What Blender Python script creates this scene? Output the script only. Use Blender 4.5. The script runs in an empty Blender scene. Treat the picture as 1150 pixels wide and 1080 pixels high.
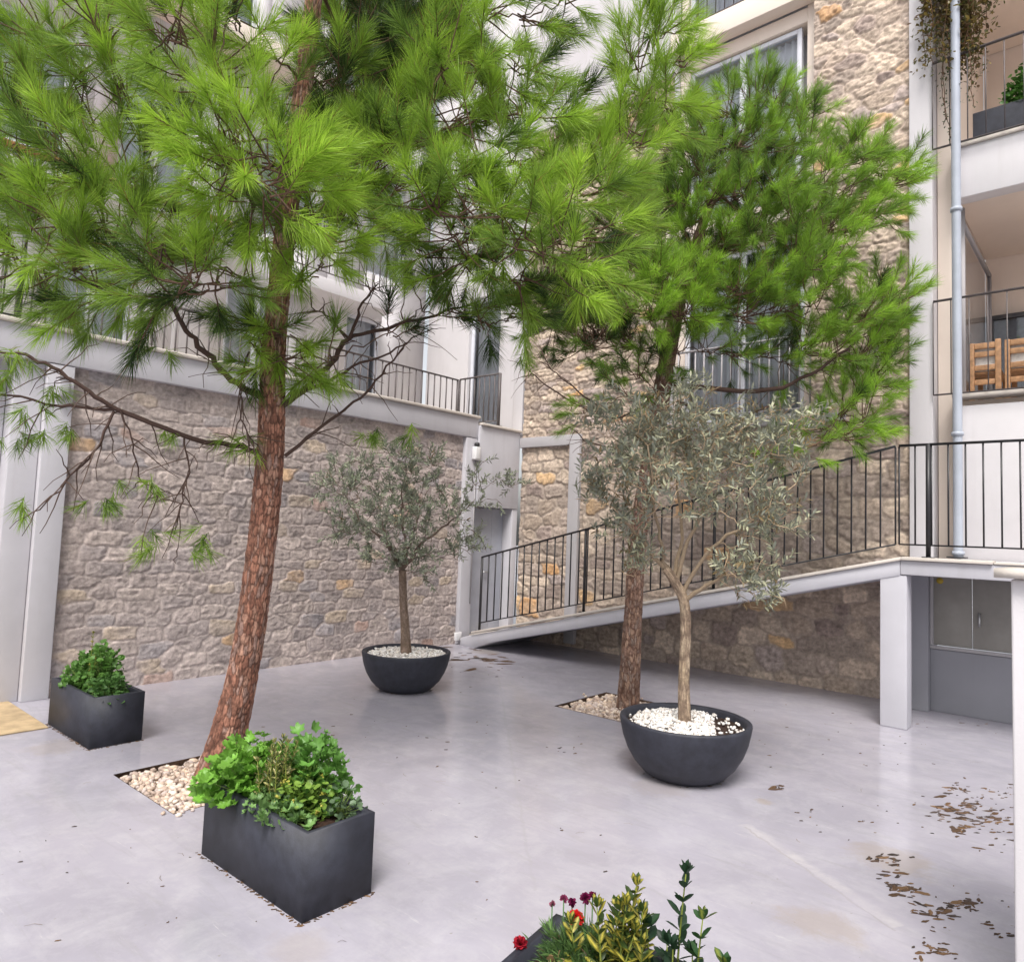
import bpy, bmesh, math
import numpy as np
from mathutils import Vector, Matrix
rng = np.random.default_rng(7)
sc = bpy.context.scene
COL = sc.collection
R_ = math.radians

# ------------------------------------------------------------------ camera
FPX, YAW, PITCH, ROLL, EYE = 797.39, -0.717610, 0.070065, 0.038226, 1.6
_f = np.array([math.sin(YAW)*math.cos(PITCH), math.cos(YAW)*math.cos(PITCH), math.sin(PITCH)])
_r = np.array([math.cos(YAW), -math.sin(YAW), 0.0]); _u = np.cross(_r, _f)
CR = _r*math.cos(ROLL)+_u*math.sin(ROLL); CU = -_r*math.sin(ROLL)+_u*math.cos(ROLL); CF = _f
cam = bpy.data.cameras.new("camera"); camo = bpy.data.objects.new("camera", cam); COL.objects.link(camo)
cam.sensor_fit = 'HORIZONTAL'; cam.sensor_width = 36.0; cam.lens = FPX/1150*36.0
cam.clip_start = 0.05; cam.clip_end = 500
camo.matrix_world = Matrix(((CR[0], CU[0], -CF[0], 0), (CR[1], CU[1], -CF[1], 0), (CR[2], CU[2], -CF[2], EYE), (0, 0, 0, 1)))
sc.camera = camo

def at(px, py, d):
    """point of the place seen at photo pixel px,py at distance d along the view axis"""
    return np.array([0, 0, EYE]) + d*(CF + CR*(px-575)/FPX - CU*(py-540)/FPX)
def ground(px, py, z=0.0):
    d = CF + CR*(px-575)/FPX - CU*(py-540)/FPX
    return np.array([0, 0, EYE]) + d*((z-EYE)/d[2])

# ------------------------------------------------------------------ light
world = bpy.data.worlds.new("World"); sc.world = world; world.use_nodes = True
nt = world.node_tree; nt.nodes.clear()
sky = nt.nodes.new("ShaderNodeTexSky"); sky.sky_type = 'NISHITA'; sky.sun_disc = False
SUN_EL, SUN_AZ = R_(58), R_(150)     # azimuth clockwise from +Y
sky.sun_elevation = SUN_EL; sky.sun_rotation = SUN_AZ
sky.air_density = 1.0; sky.dust_density = 4.0; sky.ozone_density = 1.0
hs = nt.nodes.new("ShaderNodeHueSaturation"); hs.inputs['Saturation'].default_value = 0.22   # overcast: nearly white sky
bg = nt.nodes.new("ShaderNodeBackground"); bg.inputs['Strength'].default_value = 0.15
wo = nt.nodes.new("ShaderNodeOutputWorld")
nt.links.new(sky.outputs[0], hs.inputs['Color']); nt.links.new(hs.outputs[0], bg.inputs['Color']); nt.links.new(bg.outputs[0], wo.inputs['Surface'])
sun = bpy.data.lights.new("sun", 'SUN'); sun.energy = 2.1; sun.angle = R_(24); sun.color = (1.0, 0.96, 0.91)
suno = bpy.data.objects.new("sun", sun); COL.objects.link(suno)
sd = Vector((math.sin(SUN_AZ)*math.cos(SUN_EL), math.cos(SUN_AZ)*math.cos(SUN_EL), math.sin(SUN_EL)))
suno.rotation_euler = sd.to_track_quat('Z', 'Y').to_euler(); suno.location = (3, -3, 14)
sc.view_settings.view_transform = 'Standard'; sc.view_settings.look = 'None'
sc.view_settings.gamma = 1; sc.view_settings.exposure = 0.60; sc.view_settings.use_curve_mapping = False
sc.cycles.max_bounces = 8; sc.cycles.transparent_max_bounces = 12

# ------------------------------------------------------------------ materials
def mat(name):
    m = bpy.data.materials.new(name); m.use_nodes = True
    n = m.node_tree; b = n.nodes['Principled BSDF']
    return m, n, b
def N(n, t, **k):
    o = n.nodes.new(t)
    for a, v in k.items():
        if hasattr(o, a): setattr(o, a, v)
        else: o.inputs[a.replace('_', ' ')].default_value = v
    return o
def noise(n, scale, detail=4, rough=.55, vec=None, dist=0.0):
    o = n.nodes.new("ShaderNodeTexNoise"); o.inputs['Scale'].default_value = scale; o.inputs['Detail'].default_value = detail
    o.inputs['Roughness'].default_value = rough; o.inputs['Distortion'].default_value = dist
    if vec is not None: n.links.new(vec, o.inputs['Vector'])
    return o
def ramp(n, src, p0, c0, p1, c1):
    o = n.nodes.new("ShaderNodeValToRGB"); e = o.color_ramp.elements
    e[0].position = p0; e[1].position = p1
    e[0].color = (*c0, 1) if hasattr(c0, '__len__') else (c0, c0, c0, 1)
    e[1].color = (*c1, 1) if hasattr(c1, '__len__') else (c1, c1, c1, 1)
    n.links.new(src, o.inputs[0]); return o
def mixc(n, fac, a, b, mode='MIX'):
    o = n.nodes.new("ShaderNodeMix"); o.data_type = 'RGBA'; o.blend_type = mode
    def put(i, v):
        if hasattr(v, 'links'): n.links.new(v, o.inputs[i])
        elif hasattr(v, '__len__'): o.inputs[i].default_value = (*v, 1)
        else: o.inputs[i].default_value = v
    put(0, fac); put(6, a); put(7, b)
    return o.outputs[2]
def bump(n, b, src, strength, dist):
    o = n.nodes.new("ShaderNodeBump"); o.inputs['Strength'].default_value = strength; o.inputs['Distance'].default_value = dist
    n.links.new(src, o.inputs['Height']); n.links.new(o.outputs[0], b.inputs['Normal'])
def geo(n): return n.nodes.new("ShaderNodeNewGeometry").outputs['Position']

def plaster(name, c, var=.12, streak=.12, rough=.85):
    m, n, b = mat(name); p = geo(n)
    dark = tuple(x*(1-var) for x in c)
    a = noise(n, 1.3, 6, .6, p); col = mixc(n, ramp(n, a.outputs[0], .35, 0, .7, 1).outputs[0], dark, c)
    mp = N(n, "ShaderNodeMapping"); mp.inputs['Scale'].default_value = (9, 9, .7); n.links.new(p, mp.inputs[0])
    s = noise(n, 1.0, 4, .6, mp.outputs[0]); sf = ramp(n, s.outputs[0], .55, 0, .8, streak)
    col = mixc(n, sf.outputs[0], col, (c[0]*.55, c[1]*.52, c[2]*.48))
    n.links.new(col, b.inputs['Base Color']); b.inputs['Roughness'].default_value = rough
    f = noise(n, 90, 3, .6, p); bump(n, b, f.outputs[0], .25, .004)
    return m
M = {}
M['plaster'] = plaster('grey_white_plaster', (.56, .545, .58), .14, .2)
M['white_plaster'] = plaster('white_plaster', (.64, .615, .63), .10, .16)
M['beige_plaster'] = plaster('beige_plaster', (.82, .71, .62), .08, .06)
M['grey_band'] = plaster('grey_band_plaster', (.42, .40, .41), .12, .12)
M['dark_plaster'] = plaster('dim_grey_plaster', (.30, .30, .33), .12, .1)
M['concrete'] = plaster('smooth_concrete', (.52, .51, .55), .14, .16)
M['coping'] = plaster('stone_coping', (.66, .60, .54), .2, .2)
M['terracotta'] = plaster('terracotta_edge', (.42, .15, .07), .25, .2)

def attr_mat(name, rough=.9, nscale=40, namt=.45, bs=.6, bd=.006, trans=0.0, spec=.3, second=None):
    m, n, b = mat(name); p = geo(n)
    at_ = n.nodes.new("ShaderNodeAttribute"); at_.attribute_name = 'col'
    src = at_.outputs['Color']
    if namt:
        a = noise(n, nscale, 5, .65, p)
        src = mixc(n, namt, src, ramp(n, a.outputs[0], .3, .35, .75, 1.45).outputs[0], 'MULTIPLY')
    b.inputs['Roughness'].default_value = rough; b.inputs['Specular IOR Level'].default_value = spec
    if bs:
        f = noise(n, nscale*1.7, 5, .7, p); bump(n, b, f.outputs[0], bs, bd)
    if second is not None:   # pale underside of a leaf
        g = n.nodes.new("ShaderNodeNewGeometry"); src = mixc(n, g.outputs['Backfacing'], src, second)
    n.links.new(src, b.inputs['Base Color'])
    if trans:
        t = n.nodes.new("ShaderNodeBsdfTranslucent"); n.links.new(src, t.inputs['Color'])
        x = n.nodes.new("ShaderNodeMixShader"); x.inputs[0].default_value = trans
        o = n.nodes['Material Output']; n.links.new(b.outputs[0], x.inputs[1]); n.links.new(t.outputs[0], x.inputs[2]); n.links.new(x.outputs[0], o.inputs['Surface'])
    return m
M['stone'] = attr_mat('rubble_stone', .92, 26, .5, .5, .006)
M['bark'] = attr_mat('tree_bark', .9, 60, .6, .7, .006)
M['twig'] = attr_mat('twig_bark', .9, 80, .3, 0, 0)
M['needle'] = attr_mat('pine_needles', .42, 0, 0, 0, 0, .45, .3)
M['olive_leaf'] = attr_mat('olive_leaves', .5, 0, 0, 0, 0, .2, .4, (.27, .285, .225))
M['leaf'] = attr_mat('green_leaves', .42, 60, .25, 0, 0, .3, .4)
M['petal'] = attr_mat('petals', .6, 0, 0, 0, 0, .25, .2)
M['pebble'] = attr_mat('pebbles', .7, 60, .25, .3, .003)
M['litter'] = attr_mat('dead_leaf_litter', .85, 90, .5, .5, .003)
M['soil'] = attr_mat('potting_soil', .95, 60, .7, 1.0, .02)

def simple(name, c, rough=.5, metal=0.0, nscale=30, var=.15, bs=.1, bd=.002):
    m, n, b = mat(name); p = geo(n); a = noise(n, nscale, 5, .6, p)
    col = mixc(n, ramp(n, a.outputs[0], .35, 0, .7, 1).outputs[0], tuple(x*(1-var) for x in c), tuple(min(1, x*(1+var)) for x in c))
    n.links.new(col, b.inputs['Base Color']); b.inputs['Roughness'].default_value = rough; b.inputs['Metallic'].default_value = metal
    if bs: bump(n, b, noise(n, nscale*6, 3, .6, p).outputs[0], bs, bd)
    return m
M['iron'] = simple('black_painted_iron', (.022, .021, .024), .45)
M['bronze_rail'] = simple('brown_painted_iron', (.10, .085, .085), .5)
M['pipe'] = simple('grey_zinc_pipe', (.37, .40, .46), .45, .0, 5, .08)
M['anthracite'] = simple('anthracite_fibre_planter', (.025, .0265, .038), .6, 0, 14, .28, .35, .002)
M['wframe'] = simple('white_lacquered_frame', (.62, .63, .68), .35, 0, 10, .05)
M['dframe'] = simple('dark_lacquered_frame', (.06, .06, .065), .4)
M['greydoor'] = simple('grey_painted_door', (.36, .37, .42), .45, 0, 4, .08)
M['hatchpaint'] = simple('yellow_grey_hatch_paint', (.25, .237, .215), .5, 0, 4, .12)
M['steel'] = simple('brushed_steel', (.45, .45, .45), .35, .8)
M['lampwhite'] = simple('white_lamp_plastic', (.75, .74, .74), .35, 0, 10, .04)
M['wood'] = simple('orange_brown_wood', (.36, .195, .095), .6, 0, 25, .3, .3, .003)
M['cushion'] = simple('white_cushion', (.75, .72, .68), .9)
M['sticker'] = simple('yellow_sticker', (.40, .28, .03), .7, 0, 8, .1, 0)
M['tan'] = simple('tan_paving', (.46, .34, .20), .7, 0, 7, .25, .3, .003)
M['interior'] = simple('dim_room', (.30, .31, .33), .9)
def curtain_mat():
    m, n, b = mat('sheer_curtain'); b.inputs['Base Color'].default_value = (.85, .85, .87, 1); b.inputs['Roughness'].default_value = .9
    return m
M['curtain'] = curtain_mat()
def glass_mat():
    m, n, b = mat('window_glass'); o = n.nodes['Material Output']
    t = n.nodes.new("ShaderNodeBsdfTransparent"); t.inputs['Color'].default_value = (.95, .97, 1.0, 1)
    g = n.nodes.new("ShaderNodeBsdfGlossy"); g.inputs['Roughness'].default_value = .02; g.inputs['Color'].default_value = (.95, .97, 1, 1)
    fr = n.nodes.new("ShaderNodeFresnel"); fr.inputs['IOR'].default_value = 1.7
    x = n.nodes.new("ShaderNodeMixShader"); n.links.new(fr.outputs[0], x.inputs[0]); n.links.new(t.outputs[0], x.inputs[1]); n.links.new(g.outputs[0], x.inputs[2])
    n.links.new(x.outputs[0], o.inputs['Surface']); return m
M['glass'] = glass_mat()

_g = lambda x, y: tuple(ground(x, y)[:2])
SEAMS = [_g(835, 925)+_g(1010, 1040)+(.05, (.54, .51, .50), .38), _g(835, 928)+_g(1005, 1045)+(.010, (.28, .25, .23), .45), _g(560, 760)+_g(600, 1000)+(.014, (.30, .29, .30), .35), _g(480, 800)+_g(20, 905)+(.012, (.30, .29, .30), .3), _g(850, 800)+_g(1130, 870)+(.012, (.28, .27, .28), .35)]
def floor_mat():
    m, n, b = mat('painted_concrete_floor'); p = geo(n)
    a = noise(n, .9, 7, .62, p, .6); c = mixc(n, ramp(n, a.outputs[0], .3, 0, .72, 1).outputs[0], (.285, .272, .312), (.40, .38, .432))
    a2 = noise(n, 4.0, 9, .75, p, .3); c = mixc(n, ramp(n, a2.outputs[0], .45, 0, .75, .5).outputs[0], c, (.50, .485, .505))
    # long trowel sweeps and scuffs
    mp = N(n, "ShaderNodeMapping"); mp.inputs['Rotation'].default_value = (0, 0, .6); mp.inputs['Scale'].default_value = (2.2, 14, 1); n.links.new(p, mp.inputs[0])
    a3 = noise(n, 1.0, 6, .7, mp.outputs[0], .8); c = mixc(n, ramp(n, a3.outputs[0], .52, 0, .78, .55).outputs[0], c, (.29, .28, .29))
    mp2 = N(n, "ShaderNodeMapping"); mp2.inputs['Rotation'].default_value = (0, 0, -.5); mp2.inputs['Scale'].default_value = (3, 26, 1); n.links.new(p, mp2.inputs[0])
    a4 = noise(n, 1.0, 5, .75, mp2.outputs[0], .5); c = mixc(n, ramp(n, a4.outputs[0], .64, 0, .76, .45).outputs[0], c, (.60, .58, .57))
    sp = noise(n, 26, 3, .6, p); c = mixc(n, ramp(n, sp.outputs[0], .70, 0, .77, .6).outputs[0], c, (.22, .19, .16))
    # brown wash-outs where mud dried (x, y, radius)
    wn = noise(n, 4.2, 9, .8, p, .6)
    for (x, y, r, s) in [(-.95, 4.15, .55, .85), (-1.02, 3.25, .45, .8), (-.75, 2.75, .4, .8), (-6.45, 6.95, .55, .9), (-1.72, 4.45, .16, 1.0), (-2.4, 1.62, .35, .5), (-5.6, 1.75, .5, .6), (-2.3, 4.2, .5, .45)]:
        d = n.nodes.new("ShaderNodeVectorMath"); d.operation = 'DISTANCE'; d.inputs[1].default_value = (x, y, 0); n.links.new(p, d.inputs[0])
        k = n.nodes.new("ShaderNodeMath"); k.operation = 'MULTIPLY_ADD'; k.inputs[1].default_value = -1/r; k.inputs[2].default_value = .72; n.links.new(d.outputs['Value'], k.inputs[0])
        k2 = n.nodes.new("ShaderNodeMath"); k2.operation = 'ADD'; n.links.new(k.outputs[0], k2.inputs[0]); n.links.new(wn.outputs[0], k2.inputs[1])
        c = mixc(n, ramp(n, k2.outputs[0], .80, 0, 1.15, s*.5).outputs[0], c, (.33, .27, .21))
    # worn joints of the screed, slightly raised and paler
    for (ax, ay, bx, by, wd, cc, st) in SEAMS:
        dx, dy = bx-ax, by-ay; L = math.hypot(dx, dy); ux, uy = dx/L, dy/L
        a_ = n.nodes.new("ShaderNodeVectorMath"); a_.operation = 'DOT_PRODUCT'; a_.inputs[1].default_value = (-uy, ux, 0); n.links.new(p, a_.inputs[0])
        w1 = n.nodes.new("ShaderNodeMath"); w1.operation = 'MULTIPLY_ADD'; w1.inputs[1].default_value = .10; w1.inputs[2].default_value = uy*ax-ux*ay-.05; n.links.new(wn.outputs[0], w1.inputs[0])
        s1 = n.nodes.new("ShaderNodeMath"); s1.operation = 'ADD'; n.links.new(a_.outputs['Value'], s1.inputs[0]); n.links.new(w1.outputs[0], s1.inputs[1])
        s2 = n.nodes.new("ShaderNodeMath"); s2.operation = 'ABSOLUTE'; n.links.new(s1.outputs[0], s2.inputs[0])
        t_ = n.nodes.new("ShaderNodeVectorMath"); t_.operation = 'DOT_PRODUCT'; t_.inputs[1].default_value = (ux, uy, 0); n.links.new(p, t_.inputs[0])
        m0 = (ax+bx)/2*ux+(ay+by)/2*uy
        t2 = n.nodes.new("ShaderNodeMath"); t2.operation = 'SUBTRACT'; t2.inputs[1].default_value = m0; n.links.new(t_.outputs['Value'], t2.inputs[0])
        t3 = n.nodes.new("ShaderNodeMath"); t3.operation = 'ABSOLUTE'; n.links.new(t2.outputs[0], t3.inputs[0])
        e1 = ramp(n, s2.outputs[0], wd*.3, st, wd, 0); 
        e2 = n.nodes.new("ShaderNodeMath"); e2.operation = 'LESS_THAN'; e2.inputs[1].default_value = L/2; n.links.new(t3.outputs[0], e2.inputs[0])
        e3 = n.nodes.new("ShaderNodeMath"); e3.operation = 'MULTIPLY'; n.links.new(e1.outputs[0], e3.inputs[0]); n.links.new(e2.outputs[0], e3.inputs[1])
        e4 = n.nodes.new("ShaderNodeMath"); e4.operation = 'MULTIPLY'; n.links.new(e3.outputs[0], e4.inputs[0]); n.links.new(ramp(n, a2.outputs[0], .35, .25, .6, 1).outputs[0], e4.inputs[1])
        c = mixc(n, e4.outputs[0], c, cc)
    n.links.new(c, b.inputs['Base Color'])
    rr = noise(n, 1.6, 6, .65, p, .7); n.links.new(ramp(n, rr.outputs[0], .32, .09, .75, .28).outputs[0], b.inputs['Roughness'])
    b.inputs['Specular IOR Level'].default_value = .5
    bn = noise(n, 2.5, 8, .6, p); bump(n, b, bn.outputs[0], .05, .03)
    return m
M['floor'] = floor_mat()

# ------------------------------------------------------------------ mesh building
ORG = {}
class MB:
    def __init__(s): s.V = []; s.P = []; s.C = []; s.n = 0
    def add(s, V, F, col=None):
        V = np.asarray(V, float).reshape(-1, 3)
        for f in (F if isinstance(F, list) else [F]):
            s.P.append(np.asarray(f, np.int64)+s.n)
        if col is None: col = (.5, .5, .5)
        col = np.asarray(col, float)
        s.C.append(np.broadcast_to(col, V.shape).copy()); s.V.append(V); s.n += len(V)
        return s
    def box(s, x0, x1, y0, y1, z0, z1, b=0.0, col=None):
        x0, x1 = sorted((x0, x1)); y0, y1 = sorted((y0, y1)); z0, z1 = sorted((z0, z1))
        if b <= 0:
            V = [(x, y, z) for x in (x0, x1) for y in (y0, y1) for z in (z0, z1)]
            F = np.array([(0, 1, 3, 2), (4, 6, 7, 5), (0, 4, 5, 1), (2, 3, 7, 6), (0, 2, 6, 4), (1, 5, 7, 3)])
            return s.add(V, F, col)
        bm = bmesh.new(); bmesh.ops.create_cube(bm, size=1)
        for v in bm.verts:
            v.co = ((x0+x1)/2+v.co.x*(x1-x0), (y0+y1)/2+v.co.y*(y1-y0), (z0+z1)/2+v.co.z*(z1-z0))
        bmesh.ops.bevel(bm, geom=list(bm.edges), offset=min(b, .45*min(x1-x0, y1-y0, z1-z0)), segments=2, affect='EDGES', profile=.6)
        return s.bm(bm, col)
    def bm(s, bm, col=None):
        bm.verts.index_update(); V = [tuple(v.co) for v in bm.verts]; d = {}
        for f in bm.faces: d.setdefault(len(f.verts), []).append([v.index for v in f.verts])
        bm.free(); return s.add(V, [np.array(x) for x in d.values()], col)
    def prism(s, poly, y0, y1, b=.006, col=None):      # polygon in x,z pulled along y
        bm = bmesh.new(); vs = [bm.verts.new((x, y0, z)) for x, z in poly]; f = bm.faces.new(vs)
        r = bmesh.ops.extrude_face_region(bm, geom=[f])
        for v in r['geom']:
            if isinstance(v, bmesh.types.BMVert): v.co.y = y1
        bmesh.ops.recalc_face_normals(bm, faces=list(bm.faces))
        if b: bmesh.ops.bevel(bm, geom=list(bm.edges), offset=b, segments=1, affect='EDGES')
        return s.bm(bm, col)
    def bar(s, a, b, w, d=None, col=None):              # straight square bar
        a = np.array(a, float); b = np.array(b, float); t = (b-a)/np.linalg.norm(b-a); d = d or w
        up = np.array([0, 0, 1.]) if abs(t[2]) < .9 else np.array([0, 1., 0]); e1 = np.cross(t, up); e1 /= np.linalg.norm(e1); e2 = np.cross(e1, t)
        q = [(-1, -1), (1, -1), (1, 1), (-1, 1)]
        V = [p+e1*i*w/2+e2*j*d/2 for p in (a, b) for i, j in q]
        return s.add(V, np.array([(0, 1, 5, 4), (1, 2, 6, 5), (2, 3, 7, 6), (3, 0, 4, 7), (3, 2, 1, 0), (4, 5, 6, 7)]), col)
    def tube(s, pts, rad, sides=6, col=None, jit=0.0):
        V, F = tube(pts, rad, sides, jit); return s.add(V, F, col)
    def lathe(s, prof, c=(0, 0, 0), seg=64, col=None):
        prof = np.array(prof); a = np.linspace(0, 2*np.pi, seg, endpoint=False); m = len(prof)
        V = np.stack([prof[:, None, 0]*np.cos(a), prof[:, None, 0]*np.sin(a), np.broadcast_to(prof[:, None, 1], (m, seg))], -1).reshape(-1, 3)+np.array(c)
        i = np.arange(m-1)[:, None]*seg; j = np.arange(seg)[None]; k = (j+1) % seg
        F = np.stack([i+j, i+k, i+seg+k, i+seg+j], -1).reshape(-1, 4)
        return s.add(V, F, col)
    def build(s, name, m, parent=None, smooth=False, local=False):
        me = bpy.data.meshes.new(name); V = np.concatenate(s.V).copy()
        if parent is not None and not local: V -= np.array(ORG[parent.name])
        loops = np.concatenate([p.reshape(-1) for p in s.P]); tot = np.concatenate([np.full(len(p), p.shape[1]) for p in s.P])
        st = np.concatenate([[0], np.cumsum(tot)[:-1]])
        me.vertices.add(len(V)); me.vertices.foreach_set('co', V.reshape(-1).astype(np.float32))
        me.loops.add(len(loops)); me.loops.foreach_set('vertex_index', loops.astype(np.int32))
        me.polygons.add(len(tot)); me.polygons.foreach_set('loop_start', st.astype(np.int32)); me.polygons.foreach_set('loop_total', tot.astype(np.int32))
        if smooth: me.polygons.foreach_set('use_smooth', np.ones(len(tot), bool))
        me.update(calc_edges=True)
        a = me.color_attributes.new('col', 'FLOAT_COLOR', 'POINT')
        a.data.foreach_set('color', np.concatenate([np.concatenate(s.C), np.ones((len(V), 1))], 1).astype(np.float32).reshape(-1))
        me.materials.append(m)
        o = bpy.data.objects.new(name, me); COL.objects.link(o)
        if parent is not None: o.parent = parent; ORG[o.name] = ORG[parent.name]
        else: ORG[o.name] = (0, 0, 0)
        return o
def tube(pts, rad, sides=6, jit=0.0):
    pts = np.array(pts, float); rad = np.broadcast_to(np.array(rad, float), (len(pts),)); m = len(pts)
    t = np.gradient(pts, axis=0); t /= np.linalg.norm(t, axis=1, keepdims=True)+1e-9
    ref = np.array([.31, .87, .39]); e1 = np.cross(t, ref); e1 /= np.linalg.norm(e1, axis=1, keepdims=True)+1e-9; e2 = np.cross(t, e1)
    a = np.linspace(0, 2*np.pi, sides, endpoint=False)
    rr = rad[:, None]*(1+jit*rng.normal(size=(m, sides)))
    V = pts[:, None]+rr[..., None]*(np.cos(a)[None, :, None]*e1[:, None]+np.sin(a)[None, :, None]*e2[:, None])
    i = np.arange(m-1)[:, None]*sides; j = np.arange(sides)[None]; k = (j+1) % sides
    F = [np.stack([i+j, i+k, i+sides+k, i+sides+j], -1).reshape(-1, 4)]
    F.append(np.array([list(range((m-1)*sides, m*sides))]))
    return V.reshape(-1, 3), F
def inst(mb, TV, TF, T, X, S, col, tcol=None, mixcol=None):
    """many small copies of one leaf or pebble inside ONE mesh. X: (N,3,3) rows are axes"""
    TV = np.asarray(TV, float); n = len(TV); K = len(T)
    S = np.broadcast_to(np.asarray(S, float).reshape(K, -1), (K, 3))
    V = np.einsum('nj,kj,kji->kni', TV, S, X)+np.asarray(T)[:, None]
    off = (np.arange(K)*n)[:, None, None]
    F = [(np.asarray(f)[None]+off).reshape(-1, np.asarray(f).shape[1]) for f in TF]
    C = np.broadcast_to(np.asarray(col, float)[:, None], (K, n, 3)).copy()
    if tcol is not None:
        w = np.asarray(tcol)[None, :, None]; C = C*(1-w)+np.asarray(mixcol, float)[:, None]*w
    mb.add(V.reshape(-1, 3), F, C.reshape(-1, 3))
def unit(v): return v/(np.linalg.norm(v, axis=-1, keepdims=True)+1e-9)
def frames(d, up=None):
    """axes from direction d (second row = length axis), third row = leaf normal"""
    d = unit(np.asarray(d, float)); up = np.tile([0, 0, 1.], (len(d), 1)) if up is None else up
    x = np.cross(d, up); x = unit(x+1e-6); z = np.cross(x, d)
    return np.stack([x, d, z], 1)
def tag(o, label, cat, group=None, kind=None):
    o['label'] = label; o['category'] = cat
    if group: o['group'] = group
    if kind: o['kind'] = kind
    return o
def thing(name, label, cat, loc=(0, 0, 0), group=None, rz=0.0):
    o = bpy.data.objects.new(name, None); COL.objects.link(o); o.location = loc; o.rotation_euler = (0, 0, rz); o.empty_display_size = .1
    ORG[o.name] = tuple(loc); return tag(o, label, cat, group)
def structure(o, label=None):
    o['kind'] = 'structure'
    if label: o['label'] = label
    return o

# ------------------------------------------------------------------ value noise and stone cells
def vnoise(u, v, seed, period=None):
    r = np.random.default_rng(seed).random((257, 257)); i = np.floor(u).astype(int); j = np.floor(v).astype(int); a = u-i; b = v-j
    a = a*a*(3-2*a); b = b*b*(3-2*b); m = period or 257
    g = lambda p, q: r[p % m, q % 257]
    return (g(i, j)*(1-a)+g(i+1, j)*a)*(1-b)+(g(i, j+1)*(1-a)+g(i+1, j+1)*a)*b
def fbm(u, v, seed, o=4): return sum(vnoise(u*2**k, v*2**k, seed+k)*.5**k for k in range(o))/sum(.5**k for k in range(o))
def cells(u, v, cw, ch, seed, p=3.0, jit=.32, wvar=.25, brick=.5, periods=None):
    """rubble layout: edge distance, cell random values (4), offset inside cell"""
    r = np.random.default_rng(seed); J = r.random((128, 512, 2))-.5; Wt = (r.random((128, 512))-.5)*wvar; ID = r.random((128, 512, 4))
    U = u/cw; Vv = v/ch; j0 = np.floor(Vv).astype(int); F1 = np.full(u.shape, 9.); F2 = np.full(u.shape, 9.)
    A = np.zeros(u.shape, int); B = np.zeros(u.shape, int); DU = np.zeros(u.shape); DV = np.zeros(u.shape)
    for dj in (-1, 0, 1):
        j = j0+dj; sh = (j % 2)*brick; i0 = np.floor(U-sh).astype(int)
        for di in (-2, -1, 0, 1, 2):
            i = i0+di; ii = (i % periods if periods else i) % 512; jj = j % 128
            cx = i+sh+.5+J[jj, ii, 0]*2*jit; cy = j+.5+J[jj, ii, 1]*2*jit*.8
            du = U-cx; dv = Vv-cy; d = (np.abs(du)**p+np.abs(dv)**p)**(1/p)-Wt[jj, ii]
            new = d < F1
            F2 = np.where(new, F1, np.minimum(F2, d)); F1 = np.where(new, d, F1)
            A = np.where(new, jj, A); B = np.where(new, ii, B); DU = np.where(new, du, DU); DV = np.where(new, dv, DV)
    return F2-F1, ID[A, B], DU, DV
def sstep(a, b, x):
    t = np.clip((x-a)/(b-a), 0, 1); return t*t*(3-2*t)
def lin(r, g, b): return ((np.array([r, g, b])/255.)**2.2)
def pick(pal, k, w=None):
    pal = np.array([lin(*c) for c in pal]); cum = np.cumsum(w)/np.sum(w) if w is not None else np.linspace(1/len(pal), 1, len(pal))
    return pal[np.clip(np.searchsorted(cum, k), 0, len(pal)-1)]
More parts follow.
